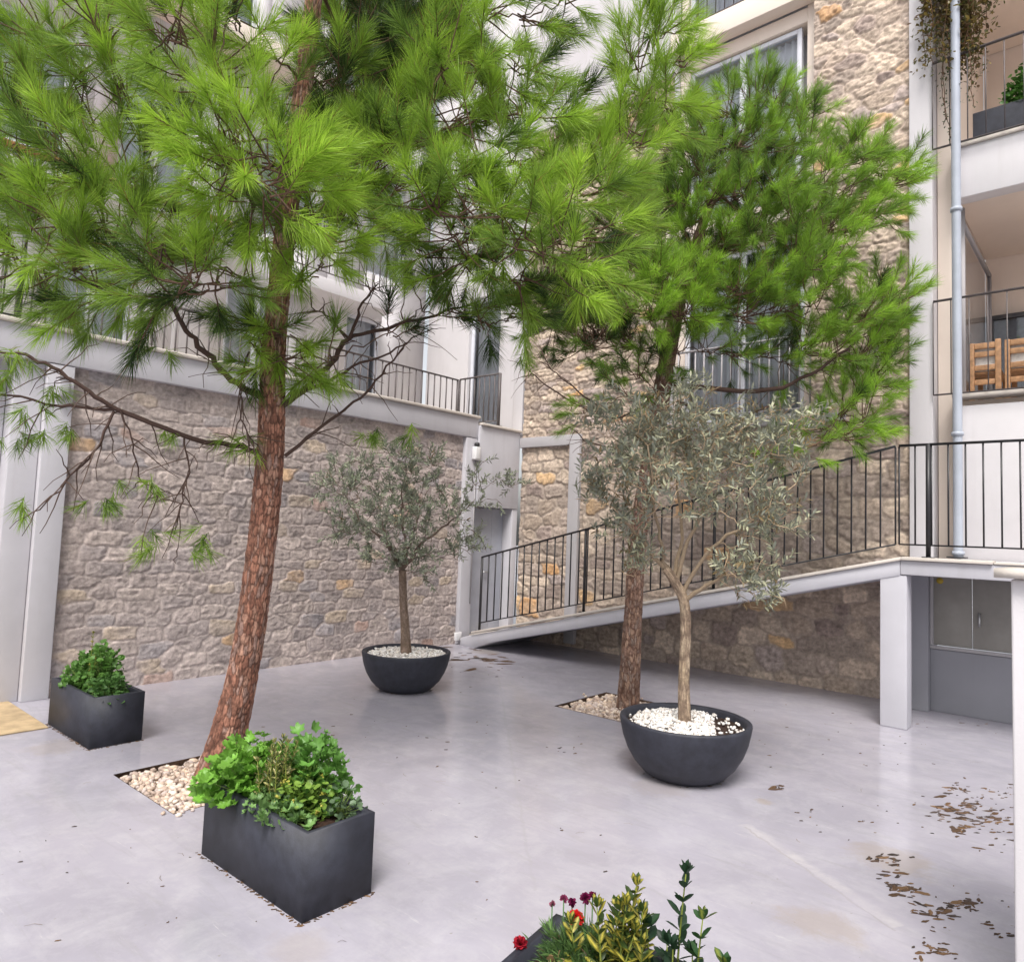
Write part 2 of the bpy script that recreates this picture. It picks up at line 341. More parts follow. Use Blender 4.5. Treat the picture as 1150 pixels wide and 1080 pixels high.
def stone_panel(name, parent, o, ua, na, w, h, res, cw, ch, seed, pal, wts, mortar, p=3.2, jit=.33, mw=(.05, .16), depth=.035, warp=.05, wv=.25, label=None, var=.16, wash=.25, rug=.5):
    nu = int(w/res)+1; nv = int(h/res)+1; u1 = np.linspace(0, w, nu); v1 = np.linspace(0, h, nv); u, v = np.meshgrid(u1, v1, indexing='ij')
    uu = u+warp*(fbm(u*3.1, v*3.1, seed+1)-.5)*2+warp*.35*(fbm(u*14, v*14, seed+5)-.5)*2
    vv = v+warp*(fbm(u*2.3+9, v*3.1, seed+2)-.5)*2+.09*np.sin(v*4.1+seed)*ch/.15*.4+warp*.35*(fbm(u*14+3, v*14, seed+6)-.5)*2
    e, ID, du, dv = cells(uu, vv, cw, ch, seed, p, jit, wv)
    fine = fbm(u*22, v*22, seed+3); big = fbm(u*1.1, v*1.1, seed+4)
    m = sstep(mw[0], mw[1], e+(fine-.5)*.16)
    rid = 1-np.abs(2*fbm(u*13+7, v*17, seed+11)-1)*1.6; rid2 = 1-np.abs(2*fbm(u*37+7, v*47, seed+12)-1)*1.6
    strata = fbm(u*6+ID[..., 3]*50, v*34+ID[..., 2]*50, seed+8)
    hgt = depth*(m*(.45+.55*ID[..., 0])+m*(du*(ID[..., 1]-.5)+dv*(ID[..., 2]-.5))*.7+(fine-.5)*.45*(m*.8+.2)+(strata-.5)*.5*m+rug*((rid-.6)*.9+(rid2-.6)*.45)*(m*.75+.25))
    pc = pick(pal, ID[..., 3], wts)*(1-var+2*var*ID[..., 1][..., None])
    pc = pc*(.72+.56*fine[..., None])*(.78+.44*strata[..., None])
    mc = lin(*mortar)*(.8+.4*fbm(u*9, v*9, seed+9)[..., None])
    m2 = sstep(mw[0]-.02, mw[1]-.03, e+(fine-.5)*.14)[..., None]
    pc = pc*(.78+.36*rid[..., None])*(.85+.25*rid2[..., None]); wsh = (wash*sstep(.35, .75, fbm(u*4.3+1, v*4.3, seed+14)))[..., None]
    pc = pc*(1-wsh)+mc*wsh
    c = (mc*(1-m2)+pc*m2)*(.82+.36*big[..., None])
    ua = np.array(ua, float); na = np.array(na, float)
    V = np.array(o)+u[..., None]*ua+v[..., None]*np.array([0, 0, 1.])+hgt[..., None]*na
    idx = np.arange(nu*nv).reshape(nu, nv); F = np.stack([idx[:-1, :-1], idx[1:, :-1], idx[1:, 1:], idx[:-1, 1:]], -1).reshape(-1, 4)
    mb = MB(); mb.add(V.reshape(-1, 3), F, c.reshape(-1, 3)); ob = mb.build(name, M['stone'], parent, True)
    if label: ob['label'] = label
    return ob

# ================================================================== SETTING
# courtyard floor with two square openings for the tree beds
HOLES = [(-4.78, -3.94, 1.83, 2.67), (-4.05, -3.17, 5.36, 6.22)]
xs = sorted({-60, 60, *[h[0] for h in HOLES], *[h[1] for h in HOLES]}); ys = sorted({-60, 60, *[h[2] for h in HOLES], *[h[3] for h in HOLES]})
fl = MB()
for i in range(len(xs)-1):
    for j in range(len(ys)-1):
        cx = (xs[i]+xs[i+1])/2; cy = (ys[j]+ys[j+1])/2
        if any(h[0] < cx < h[1] and h[2] < cy < h[3] for h in HOLES): continue
        fl.add([(xs[i], ys[j], 0), (xs[i+1], ys[j], 0), (xs[i+1], ys[j+1], 0), (xs[i], ys[j+1], 0)], np.array([(0, 1, 2, 3)]))
structure(fl.build('courtyard_floor', M['floor']), 'smooth pale grey painted concrete courtyard floor')
for h in HOLES:
    b = MB(); z = -.06
    b.add([(h[0], h[2], z), (h[1], h[2], z), (h[1], h[3], z), (h[0], h[3], z)], np.array([(0, 1, 2, 3)]), lin(70, 55, 45))
    b.add([(x, y, zz) for (x, y) in ((h[0], h[2]), (h[1], h[2]), (h[1], h[3]), (h[0], h[3])) for zz in (z, .003)], np.array([(0, 2, 3, 1), (2, 4, 5, 3), (4, 6, 7, 5), (6, 0, 1, 7)]), lin(95, 75, 62))
    structure(b.build('tree_bed_soil', M['soil']), 'bare soil sunk in the square opening of the concrete floor')
pb = MB(); pb.box(-7.4, -6.12, 1.55-2.6, 1.86, .001, .012, .004)
structure(pb.build('path', M['tan']), 'tan paved passage at the left edge of the courtyard')

def bxs(parent, name, m, *boxes, b=.006, label=None, each=False):
    if each:
        for q in boxes: bxs(parent, name, m, q, b=b, label=label)
        return
    k = MB()
    for q in boxes: k.box(*q, b=b)
    o = k.build(name, M[m] if isinstance(m, str) else m, parent)
    if label: o['label'] = label
    return o

# ------------------------------------------------------------------ left retaining wall
cw_ = thing('courtyard_wall', 'long rubble stone retaining wall framed by grey-white plaster piers and beam on the left', 'wall', (-7.16, 4.6, 0))
bxs(cw_, 'wall_core', 'plaster', (-7.62, -7.16, 1.70, 7.33, -.05, 2.93), (-7.62, -7.34, -3, 1.695, -.05, 2.93))
stone_panel('stone_facing', cw_, (-7.155, 2.12, -.01), (0, 1, 0), (1, 0, 0), 5.02, 2.935, .0100, .27, .135, 21,
            [(173, 160, 155), (160, 149, 146), (186, 172, 165), (186, 169, 152), (198, 166, 134), (176, 150, 139), (157, 150, 151)], [28, 22, 26, 7, 1.2, 2.5, 9],
            (188, 174, 168), p=9, jit=.30, mw=(.03, .17), depth=.010, warp=.028, wv=.16, var=.16, wash=.5, rug=.75)
bxs(cw_, 'pier', 'plaster', (-7.159, -7.085, 1.925, 2.135, 0, 2.905))
bxs(cw_, 'pier', 'plaster', (-7.159, -7.17+.02, 1.705, 1.92, 0, 2.9), label='recessed grey pier beside the passage')
bxs(cw_, 'pier', 'plaster', (-7.159, -7.085, 7.105, 7.325, 0, 2.905))
bxs(cw_, 'beam', 'plaster', (-7.62, -7.08, -3, 7.33, 2.912, 3.19))
bxs(cw_, 'coping', 'coping', (-7.64, -7.045, -3, 7.345, 3.193, 3.232), b=.01)
# door alcove
bxs(cw_, 'lintel_panel', 'plaster', (-7.62, -7.05, 7.335, 8.235, 1.93, 3.10))
bxs(cw_, 'lintel_coping', 'coping', (-7.62, -7.015, 7.35, 8.24, 3.103, 3.14), b=.01)
bxs(cw_, 'alcove_jamb', 'plaster', (-7.4, -7.06, 8.12, 8.24, 0, 1.927))
bxs(cw_, 'alcove_back', 'dark_plaster', (-7.75, -7.62, 7.335, 8.24, 0, 3.1))
dr = bxs(cw_, 'door', 'greydoor', (-7.28, -7.235, 7.34, 7.86, .1, 1.92), (-7.28, -7.238, 7.866, 8.115, .1, 1.92))
hd = MB(); hd.bar((-7.2, 7.78, .98), (-7.2, 7.68, .98), .02); hd.bar((-7.235, 7.78, .98), (-7.2, 7.78, .98), .018); hd.build('handle', M['steel'], dr)
bxs(dr, 'threshold', 'coping', (-7.3, -7.03, 7.335, 8.115, .0, .095))
jb = bxs(None, 'junction_box', 'lampwhite', (-7.084, -7.045, 7.02, 7.13, .06, .17)); tag(jb, 'small white socket box low on the wall beside the ramp foot', 'junction box')
# lamps
def wall_lamp(y, z, label, cable):
    t = thing('wall_lamp', label, 'wall lamp', (-7.085, y, z))
    bxs(t, 'body', 'lampwhite', (-7.083, -7.0, y-.055, y+.055, z-.13, z+.06), b=.018)
    k = MB(); k.lathe([(0, .0), (.035, .0), (.042, .02), (.036, .05), (.0, .062)], (-7.035, y, z+.065), 20); k.build('sensor', M['iron'], t, True)
    if cable:
        k = MB(); k.bar((-7.075, y+.03, z-.13), (-7.075, y+.03, .55), .014); k.build('cable_conduit', M['grey_band'], t)
wall_lamp(7.27, 2.72, 'white box lamp with dark sensor on the pier beside the grey door', True)
k = thing('wall_lamp', 'small grey box lamp on the left pier behind the pine branch', 'wall lamp', (-7.085, 2.03, 2.7))
bxs(k, 'body', 'plaster', (-7.083, -7.0, 1.99, 2.08, 2.62, 2.78), b=.015); bxs(k, 'hood', 'grey_band', (-7.083, -6.985, 1.985, 2.085, 2.782, 2.80), b=.004)

# ------------------------------------------------------------------ windows
def bars(mb, pts):
    for q in pts: mb.box(*q, b=.004)
def window_y(parent, x0, x1, z0, z1, y, panels, depth_in=.35, frame='wframe', fw=.055, curtain=True, cover=1.0):
    """window in a wall that faces -Y: frame > pane, curtain"""
    k = MB(); yb = y+.06
    bars(k, [(x0, x0+fw, y, yb, z0, z1), (x1-fw, x1, y, yb, z0, z1), (x0+fw, x1-fw, y, yb, z1-fw, z1), (x0+fw, x1-fw, y, yb, z0, z0+fw)])
    for i in range(1, panels):
        xm = x0+(x1-x0)*i/panels; bars(k, [(xm-fw*.8, xm+fw*.8, y-.004, yb-.004, z0+fw, z1-fw)])
    f = k.build('window', M[frame], parent)
    k = MB(); k.add([(x0+fw, y+.03, z0+fw), (x1-fw, y+.03, z0+fw), (x1-fw, y+.03, z1-fw), (x0+fw, y+.03, z1-fw)], np.array([(0, 1, 2, 3)])); k.build('pane', M['glass'], f)
    if curtain:
        n = 160; t = np.linspace(0, 1, n); xx = x0+.03+(x1-x0-.06)*t*cover; ph = np.cumsum(.25+.35*vnoise(t*30, t*0+.5, int(abs(x0*100))%90))
        yy = y+.16+.03*np.sin(ph*1.6)+.01*np.sin(ph*4.1)
        V = np.concatenate([np.stack([xx, yy, np.full(n, z0+.02)], 1), np.stack([xx, yy, np.full(n, z1-.02)], 1)])
        i = np.arange(n-1); k = MB(); k.add(V, np.stack([i, i+1, n+i+1, n+i], 1)); k.build('curtain', M['curtain'], f, True)
    k = MB(); k.box(x0, x1, y+depth_in, y+depth_in+.03, z0, z1); k.build('dim_room', M['interior'], f)
    return f
def window_x(parent, y0, y1, z0, z1, x, panels, frame='wframe', fw=.055):
    k = MB(); xb = x-.06
    bars(k, [(xb, x, y0, y0+fw, z0, z1), (xb, x, y1-fw, y1, z0, z1), (xb, x, y0+fw, y1-fw, z1-fw, z1), (xb, x, y0+fw, y1-fw, z0, z0+fw)])
    for i in range(1, panels):
        ym = y0+(y1-y0)*i/panels; bars(k, [(xb+.004, x+.004, ym-fw*.8, ym+fw*.8, z0+fw, z1-fw)])
    f = k.build('window', M[frame], parent)
    k = MB(); k.add([(x-.03, y0+fw, z0+fw), (x-.03, y1-fw, z0+fw), (x-.03, y1-fw, z1-fw), (x-.03, y0+fw, z1-fw)], np.array([(0, 1, 2, 3)])); k.build('pane', M['glass'], f)
    n = 120; t = np.linspace(0, 1, n); yy = y0+.03+(y1-y0-.06)*t; xx = x-.15+.025*np.sin(t*(y1-y0)*42)
    V = np.concatenate([np.stack([xx, yy, np.full(n, z0+.02)], 1), np.stack([xx, yy, np.full(n, z1-.02)], 1)]); i = np.arange(n-1)
    k = MB(); k.add(V, np.stack([i, i+1, n+i+1, n+i], 1)); k.build('curtain', M['curtain'], f, True)
    return f
def rail(parent, name, a, b, h, step, m, w=.012, top=.03, posts=(), low=.09, pw=.034):
    """straight or sloping balustrade from a to b (foot points)"""
    a = np.array(a, float); b = np.array(b, float); up = np.array([0, 0, 1.])
    k = MB(); k.bar(a+up*h, b+up*h, top, .02); k.build('handrail', m, parent)
    k = MB(); k.bar(a+up*low, b+up*low, .02, .014); k.build('bottom_rail', m, parent)
    L = np.linalg.norm((b-a)[:2]); n = max(1, int(round(L/step)))
    for i in range(n+1):
        p = a+(b-a)*i/n; k = MB(); k.bar(p+up*low, p+up*(h-.008), w); k.build('baluster', m, parent)
    for t in posts:
        p = a+(b-a)*t; k = MB(); k.bar(p, p+up*(h+.004), pw); k.box(p[0]-.045, p[0]+.045, p[1]-.045, p[1]+.045, p[2], p[2]+.008); k.build('post', m, parent)

# ------------------------------------------------------------------ apartment building with stone facade
ab = thing('apartment_building', 'apartment block with rubble stone facade, recessed windows and beige loggias on the right', 'building', (-3, 8.3, 0))
SF = [(180, 162, 146), (162, 147, 136), (196, 178, 160), (202, 168, 128), (196, 154, 112), (152, 136, 128), (172, 157, 150)]
YF = 8.28
bxs(ab, 'wall_core', 'plaster', (-7.05, -4.56, YF+.01, 9.6, 0, 7.86), (-4.56, -2.73, YF+.40, 9.6, 0, 12.5), (-2.73, -1.72, YF+.01, 9.6, 0, 12.5), (-4.56, -2.73, YF+.01, YF+.395, 0, 3.0))
stone_panel('stone_facing', ab, (-7.03, YF, -.01), (1, 0, 0), (0, -1, 0), 5.33, 2.96, .0135, .32, .19, 33, SF, [26, 24, 20, 2, .7, 12, 10], (164, 150, 138), p=7, jit=.32, mw=(.05, .2), depth=.02, warp=.05, wash=.4, var=.2)
stone_panel('stone_facing', ab, (-7.03, YF, 2.95), (1, 0, 0), (0, -1, 0), 2.47, 4.9, .0145, .30, .10, 34, SF, [24, 22, 26, 3, 1.2, 8, 8], (176, 158, 144), p=3.0, jit=.40, mw=(.04, .16), depth=.024, warp=.06, wash=.35, rug=.8)
stone_panel('stone_facing', ab, (-2.73, YF, 2.95), (1, 0, 0), (0, -1, 0), 1.02, 8.2, .0130, .23, .14, 35, SF, [26, 16, 32, 2.5, 1, 6, 8], (194, 176, 162), p=2.6, jit=.44, mw=(.04, .18), depth=.022, warp=.06, wash=.4, rug=.9)
bxs(ab, 'upper_wall', 'white_plaster', (-7.05, -4.56, YF-.035, 9.6, 7.866, 12.5))
bxs(ab, 'stone_frame', 'grey_band', (-7.04, -6.09, YF-.07, YF-.005, 2.87, 3.02), (-6.09, -5.91, YF-.072, YF-.005, .05, 3.021))
bxs(ab, 'corner_strip', 'white_plaster', (-1.715, -1.50, YF-.07, YF+.3, 1.47, 12.5))
# recessed window bay
bxs(ab, 'bay_wall', 'beige_plaster', (-4.555, -4.42, YF+.14, YF+.395, 3.05, 12.4), (-2.86, -2.735, YF+.14, YF+.395, 3.05, 12.4), (-4.42, -2.86, YF+.142, YF+.395, 5.25, 5.67), (-4.42, -2.86, YF+.142, YF+.395, 7.92, 8.1))
bxs(ab, 'sill_band', 'grey_band', (-4.56, -2.35, YF-.09, YF+.39, 2.955, 3.045))
bxs(ab, 'window_head', 'beige_plaster', (-4.62, -2.735, YF-.05, YF+.135, 8.12, 8.42))
bxs(ab, 'window_head', 'beige_plaster', (-4.62, -2.735, YF-.05, YF+.135, 5.42, 5.66))
window_y(ab, -4.42, -2.87, 3.06, 5.24, YF+.18, 2)
window_y(ab, -4.42, -2.94, 5.68, 7.90, YF+.18, 2)
window_y(ab, -4.42, -2.87, 8.44, 10.4, YF+.14, 2, cover=.55)
def balcony_railing(parent, a, b, h, step, m, **k):
    o = bpy.data.objects.new('balcony_railing', None); COL.objects.link(o); o.parent = parent; o.empty_display_size = .1; ORG[o.name] = ORG[parent.name]
    rail(o, 'balcony_railing', a, b, h, step, m, **k); return o
balcony_railing(ab, (-4.55, YF+.02, 3.05), (-2.75, YF+.02, 3.05), .95, .12, M['grey_band'], w=.014)
balcony_railing(ab, (-4.6, YF-.02, 8.42), (-2.75, YF-.02, 8.42), .95, .12, M['bronze_rail'], w=.01, low=.03)
# loggias (x > -1.5)
XR = 3.2
bxs(ab, 'lower_wall', 'white_plaster', (-1.33, XR, YF-.03, YF+.2, 1.35, 3.02))
bxs(ab, 'slot_wall', 'beige_plaster', (-1.495, -1.335, YF+.16, YF+.35, 1.35, 12.4))
bxs(ab, 'loggia_slab', 'white_plaster', (-1.33, XR, YF-.035, YF+.15, 5.17, 5.70), (-1.33, XR, YF-.035, YF+.15, 7.86, 8.4), each=True)
bxs(ab, 'loggia_floor', 'beige_plaster', (-1.33, XR, YF+.155, 10.5, 2.9, 3.1), (-1.33, XR, YF+.155, 10.5, 5.25, 5.69), (-1.33, XR, YF+.155, 10.5, 7.95, 8.39), each=True)
bxs(ab, 'loggia_sill', 'coping', (-1.335, XR, YF-.06, YF+.17, 3.105, 3.145), (-1.335, XR, YF-.06, YF+.17, 5.705, 5.745), each=True)
bxs(ab, 'loggia_side_wall', 'beige_plaster', (-1.70, -1.335, YF+.36, 10.5, 1.4, 12.4))
bxs(ab, 'loggia_back_wall', 'beige_plaster', (-1.334, -.72, 10.52, 10.7, 3.1, 12), (.35, XR, 10.52, 10.7, 3.1, 12), (-.72, .35, 10.52, 10.7, 5.3, 12))
window_y(ab, -.72, .35, 3.12, 5.2, 10.55, 2, frame='dframe')
window_y(ab, -1.30, -.78, 3.14, 4.5, 10.42, 1, frame='dframe', depth_in=.09, curtain=False)
# glass windbreak inside the lower loggia
k = MB(); k.box(-1.30, -1.255, YF+.2, YF+.245, 3.147, 5.16); k.bar((-1.275, YF+.22, 5.0), (-1.275, 10.4, 5.0), .04); k.bar((-1.275, YF+.22, 3.18), (-1.275, 10.4, 3.18), .04); k.bar((-1.275, 10.38, 3.18), (-1.275, 10.38, 5.0), .04)
wb = k.build('glass_windbreak', M['grey_band'], ab)
k = MB(); k.add([(-1.275, YF+.24, 3.2), (-1.275, 10.36, 3.2), (-1.275, 10.36, 4.98), (-1.275, YF+.24, 4.98)], np.array([(0, 1, 2, 3)])); k.build('pane', M['glass'], wb)
balcony_railing(ab, (-1.49, YF-.10, 3.12), (XR, YF-.10, 3.12), .99, .155, M['bronze_rail'], w=.010, top=.02, low=.02)
balcony_railing(ab, (-1.49, YF-.10, 5.71), (XR, YF-.10, 5.71), .96, .155, M['bronze_rail'], w=.010, top=.024, low=.02)
# down pipe
k = MB(); k.tube([(-1.27, YF-.17, z) for z in (1.5, 4, 8, 12.3)], .042, 20); dp = k.build('downpipe', M['pipe'], ab, True)
for z in (1.55, 2.72, 5.0, 7.4):
    k = MB(); k.lathe([(.044, -.02), (.054, -.018), (.054, .018), (.044, .02)], (-1.27, YF-.17, z), 20); k.box(-1.285, -1.255, YF-.12, YF-.035, z-.012, z+.012); k.build('pipe_clip', M['pipe'], dp, False)
bxs(dp, 'drain_cover', 'iron', (-1.36, -1.2, YF-.24, YF-.1, 1.502, 1.515), b=.003)
# part of the facade that continues behind the terrace
bxs(ab, 'terrace_wall', 'white_plaster', (-7.25, -7.055, YF-.02, 9.6, 3.0, 12.5), (-7.62, -7.25, YF+.02, 9.6, 3.0, 12.5), (-8.32, -7.62, YF+.02, 9.6, 5.45, 12.5), (-9.35, -8.32, YF+.02, 9.6, 3.0, 12.5))
window_y(ab, -8.32, -7.62, 3.2, 5.44, YF+.08, 1)

# ------------------------------------------------------------------ left building and terrace
structure(bxs(None, 'terrace_floor', 'coping', (-9.38, -7.645, -3, 8.25, 2.95, 3.12)))
lb = thing('terrace_building', 'pale plaster building behind the terrace above the stone wall', 'building', (-9.4, 3, 3.1))
Z1 = 12.5
wins = [(-.4, .6, 5.75, 7.4), (1.7, 2.55, 5.75, 7.3), (3.1, 4.0, 5.75, 7.3), (5.0, 5.9, 5.75, 7.4), (6.9, 7.7, 5.75, 7.4), (.2, 1.3, 3.15, 5.0), (2.5, 3.4, 3.15, 5.0), (4.6, 5.6, 3.15, 5.0), (6.6, 7.3, 3.15, 5.0), (1.9, 2.8, 8.6, 10.2), (3.9, 4.8, 8.6, 10.2), (6.2, 7.1, 8.6, 10.2)]
yb = sorted({-3.0, 8.25, *[w[0] for w in wins], *[w[1] for w in wins]}); kb = MB()
for y0, y1 in zip(yb[:-1], yb[1:]):
    cy = (y0+y1)/2; zz = [3.1]
    for w in sorted([w for w in wins if w[0] < cy < w[1]], key=lambda w: w[2]): zz += [w[2], w[3]]
    zz.append(Z1)
    for a, b in zip(zz[::2], zz[1::2]):
        if b-a > .02: kb.box(-9.7, -9.4, y0, y1, a, b)
kb.build('wall', M['white_plaster'], lb)
for w in wins: window_x(lb, w[0], w[1], w[2], w[3], -9.46, 2 if w[1]-w[0] > .85 else 1)
bxs(lb, 'backing_wall', 'interior', (-10.1, -9.95, -3, 8.25, 3.1, Z1))
bxs(lb, 'balcony_slab', 'white_plaster', (-9.395, -8.85, 5.2, 7.1, 5.0, 5.2), (-9.395, -8.85, 8.0-8.6, 4.35, 5.28, 5.42), each=True)
bxs(lb, 'terracotta_edge', 'terracotta', (-9.395, -8.82, -.6, 4.35, 5.425, 5.5), b=.02)
def lrail(a, b, h=.9): balcony_railing(lb, a, b, h, .13, M['bronze_rail'], w=.012, top=.025)
lrail((-8.88, 5.22, 5.2), (-8.88, 7.08, 5.2))
bxs(lb, 'upper_slab', 'beige_plaster', (-9.395, -8.9, .5, 7.6, 8.05, 8.3))

tr = thing('terrace_railing', 'brown iron railing set back along the terrace above the stone wall', 'railing', (-7.98, 4, 3.12))
rail(tr, 'r', (-7.98, .6, 3.14), (-7.98, 7.76, 3.14), .80, .125, M['bronze_rail'], w=.014, top=.03, posts=(.0, .33, .66, 1.0))
tr2 = thing('terrace_railing', 'short iron railing return closing the terrace end in front of the glass door', 'railing', (-7.5, 7.76, 3.12))
rail(tr2, 'r', (-7.93, 7.76, 3.145), (-7.09, 7.76, 3.145), .80, .105, M['bronze_rail'], w=.014, top=.03, posts=(1.0,))
tr3 = thing('terrace_railing', 'dark railing end at the left edge of the photo above the passage', 'railing', (-7.4, .9, 3.23))
rail(tr3, 'r', (-7.4, -.6, 3.235), (-7.4, 1.75, 3.235), .85, .125, M['iron'], w=.014, top=.03, posts=(1.0,))

# ------------------------------------------------------------------ ramp and platform
rp = thing('ramp', 'pale concrete ramp rising along the stone facade to a raised platform', 'ramp', (-4.2, 7.6, 0))
zt = lambda x: .19+(x+6.77)*(1.47-.19)/(-1.55+6.77)
k = MB(); k.prism([(-7.0, -.03), (-7.0, zt(-7.0)-.03), (-6.9, zt(-6.9)-.02), (-1.55, 1.47), (-1.55, 1.335), (-6.45, zt(-6.45)-.16), (-6.8, -.03)], 7.06, YF-.055)
k.build('ramp_slab', M['concrete'], rp)
k = MB(); k.prism([(-6.78, zt(-6.78)), (-1.54, 1.472), (-1.54, 1.502), (-6.78, zt(-6.78)+.03)], 7.035, 7.22, .004); k.build('ramp_coping', M['coping'], rp)
bxs(rp, 'platform_slab', 'concrete', (-1.548, 1.6, 7.06, YF-.055, 1.345, 1.47))
bxs(rp, 'platform_coping', 'coping', (-1.538, -.86, 7.03, 7.24, 1.473, 1.503), (-.855, 1.6, 7.05, 7.24, 1.473, 1.493))
bxs(rp, 'platform_paving', 'white_plaster', (-1.545, 1.6, 7.243, YF-.06, 1.472, 1.486))
bxs(rp, 'pillar', 'concrete', (-1.715, -1.50, 7.068, 7.26, 0, 1.34), b=.008)
rr = thing('ramp_railing', 'black iron railing of thin bars climbing the ramp and turning level on the platform', 'railing', (-4.2, 7.1, .6))
rail(rr, 'r', (-6.70, 7.12, zt(-6.7)+.02), (-1.60, 7.12, 1.50), 1.0, .124, M['iron'], w=.013, top=.03, posts=(0, .335, .66), low=.11, pw=.024)
rail(rr, 'r', (-1.57, 7.12, 1.503), (1.5, 7.12, 1.503), 1.0, .128, M['iron'], w=.013, top=.03, posts=(.075, .55), low=.11)
# meter cabinet under the platform
uw = thing('service_wall', 'dim grey plaster wall with a recess under the platform', 'wall', (-1, 8.2, 0))
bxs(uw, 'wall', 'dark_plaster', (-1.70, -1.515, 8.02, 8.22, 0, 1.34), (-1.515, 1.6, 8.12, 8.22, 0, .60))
mc = thing('meter_cabinet', 'closed double-door utility cabinet in the recess under the platform', 'cabinet', (-1.1, 8.2, .6))
bxs(mc, 'frame', 'grey_band', (-1.513, 1.5, 8.1, 8.13, .605, .635), (-1.512, -1.49, 8.1, 8.13, .64, 1.335), b=.003)
for x0, x1, hx in ((-1.487, -1.165, None), (-1.158, -.62, -1.1), (-.61, .2, None)):
    d = bxs(mc, 'door', 'hatchpaint', (x0, x1, 8.125, 8.16, .642, 1.335), b=.004)
    if hx:
        k = MB(); k.bar((hx, 8.095, .99), (hx, 8.095, .86), .02); k.bar((hx, 8.125, .97), (hx, 8.095, .97), .016); k.bar((hx, 8.125, .88), (hx, 8.095, .88), .016); k.build('handle', M['steel'], d)
k = MB(); k.lathe([(0, 0), (.03, 0), (.03, .003), (0, .003)], (0, 0, 0), 24); V = k.V[0]; V[:] = np.stack([V[:, 0]-1.43, 8.1235-V[:, 2], V[:, 1]+1.27], 1)
k.build('warning_sticker', M['sticker'], mc)
bp = thing('boundary_pillar', 'pale plaster pillar with a chipped stone cap at the right edge', 'pillar', (-.1, 3.2, 0))
bxs(bp, 'shaft', 'white_plaster', (-.315, .6, 3.0, 3.4, 0, 1.50), b=.008)
k = MB(); n = 14; t = np.linspace(-.36, .6, n); yv = 2.955+.012*rng.random(n); V = [(x, y, z) for z in (1.503, 1.535) for x, y in list(zip(t, yv))+[(.6, 3.44), (-.36, 3.44)]]
m_ = n+2; k.add(V, [np.array([list(range(m_))[::-1], list(range(m_, 2*m_))]), np.array([(i, (i+1) % m_, m_+(i+1) % m_, m_+i) for i in range(m_)])]); k.build('cap', M['coping'], bp)

# ================================================================== TREES
def catmull(P, n):
    P = np.array(P, float); P = np.concatenate([[2*P[0]-P[1]], P, [2*P[-1]-P[-2]]]); out = []
    segs = len(P)-3; t = np.linspace(0, segs-1e-6, n); i = t.astype(int); f = (t-i)[:, None]
    a, b, c, d = P[i], P[i+1], P[i+2], P[i+3]
    return .5*((2*b)+(-a+c)*f+(2*a-5*b+4*c-d)*f**2+(-a+3*b-3*c+d)*f**3)
def trunk_mesh(pts, rad, seed, pal, crev, cw, ch, depth, nz=420, na=110, flare=.0, mw=(.03, .16)):
    """trunk whose bark plates are real relief"""
    C = catmull(pts, nz); rr = np.interp(np.linspace(0, 1, nz), np.linspace(0, 1, len(rad)), rad)
    L = np.concatenate([[0], np.cumsum(np.linalg.norm(np.diff(C, axis=0), axis=1))])
    t = unit(np.gradient(C, axis=0)); ref = np.array([0, 1., 0]); e1 = unit(np.cross(t, ref)); e2 = np.cross(t, e1)
    a = np.linspace(0, 1, na, endpoint=False); A, Z = np.meshgrid(a, L, indexing='xy')
    per = int(round(2*np.pi*rr.mean()/cw)); u = A*per*cw
    wob = .9*cw*(fbm(np.abs(np.cos(A*2*np.pi))*4+2, Z*9, seed+3)-.5)*2
    e, ID, du, dv = cells(u+wob, Z+ch*.5*(fbm(np.abs(np.sin(A*2*np.pi))*4+2, Z*7, seed+2)-.5), cw, ch, seed, 2.0, .5, .5, .37, per)
    fine = fbm(np.abs(np.sin(A*np.pi))*14, Z*50, seed+5); m = sstep(mw[0], mw[1], e+(fine-.5)*.14)
    h = depth*(m*(.5+.5*ID[..., 0])+(fine-.5)*.5)
    r = rr[:, None]*(1+flare*np.exp(-Z/.16)*(1.4+.9*np.cos(A*2*np.pi*4+1)+.4*np.cos(A*2*np.pi*7)))+h*np.minimum(1, rr[:, None]/.06)
    V = C[:, None]+r[..., None]*(np.cos(A*2*np.pi)[..., None]*e1[:, None]+np.sin(A*2*np.pi)[..., None]*e2[:, None])
    fib = fbm(np.abs(np.sin(A*np.pi))*60+np.abs(np.cos(A*np.pi))*60, Z*14, seed+15); pc = pick(pal, ID[..., 3])*(.72+.5*fine[..., None])*(.88+.24*ID[..., 1][..., None])*(.6+.75*fib[..., None]); m = m*(.35+.65*sstep(.25, .5, fib)); c = lin(*crev)*(1-m[..., None])+pc*m[..., None]
    i = np.arange(nz-1)[:, None]*na; j = np.arange(na)[None]; k = (j+1) % na
    F = np.stack([i+j, i+k, i+na+k, i+na+j], -1).reshape(-1, 4)[:, ::-1]
    return V.reshape(-1, 3), F, c.reshape(-1, 3), C, rr
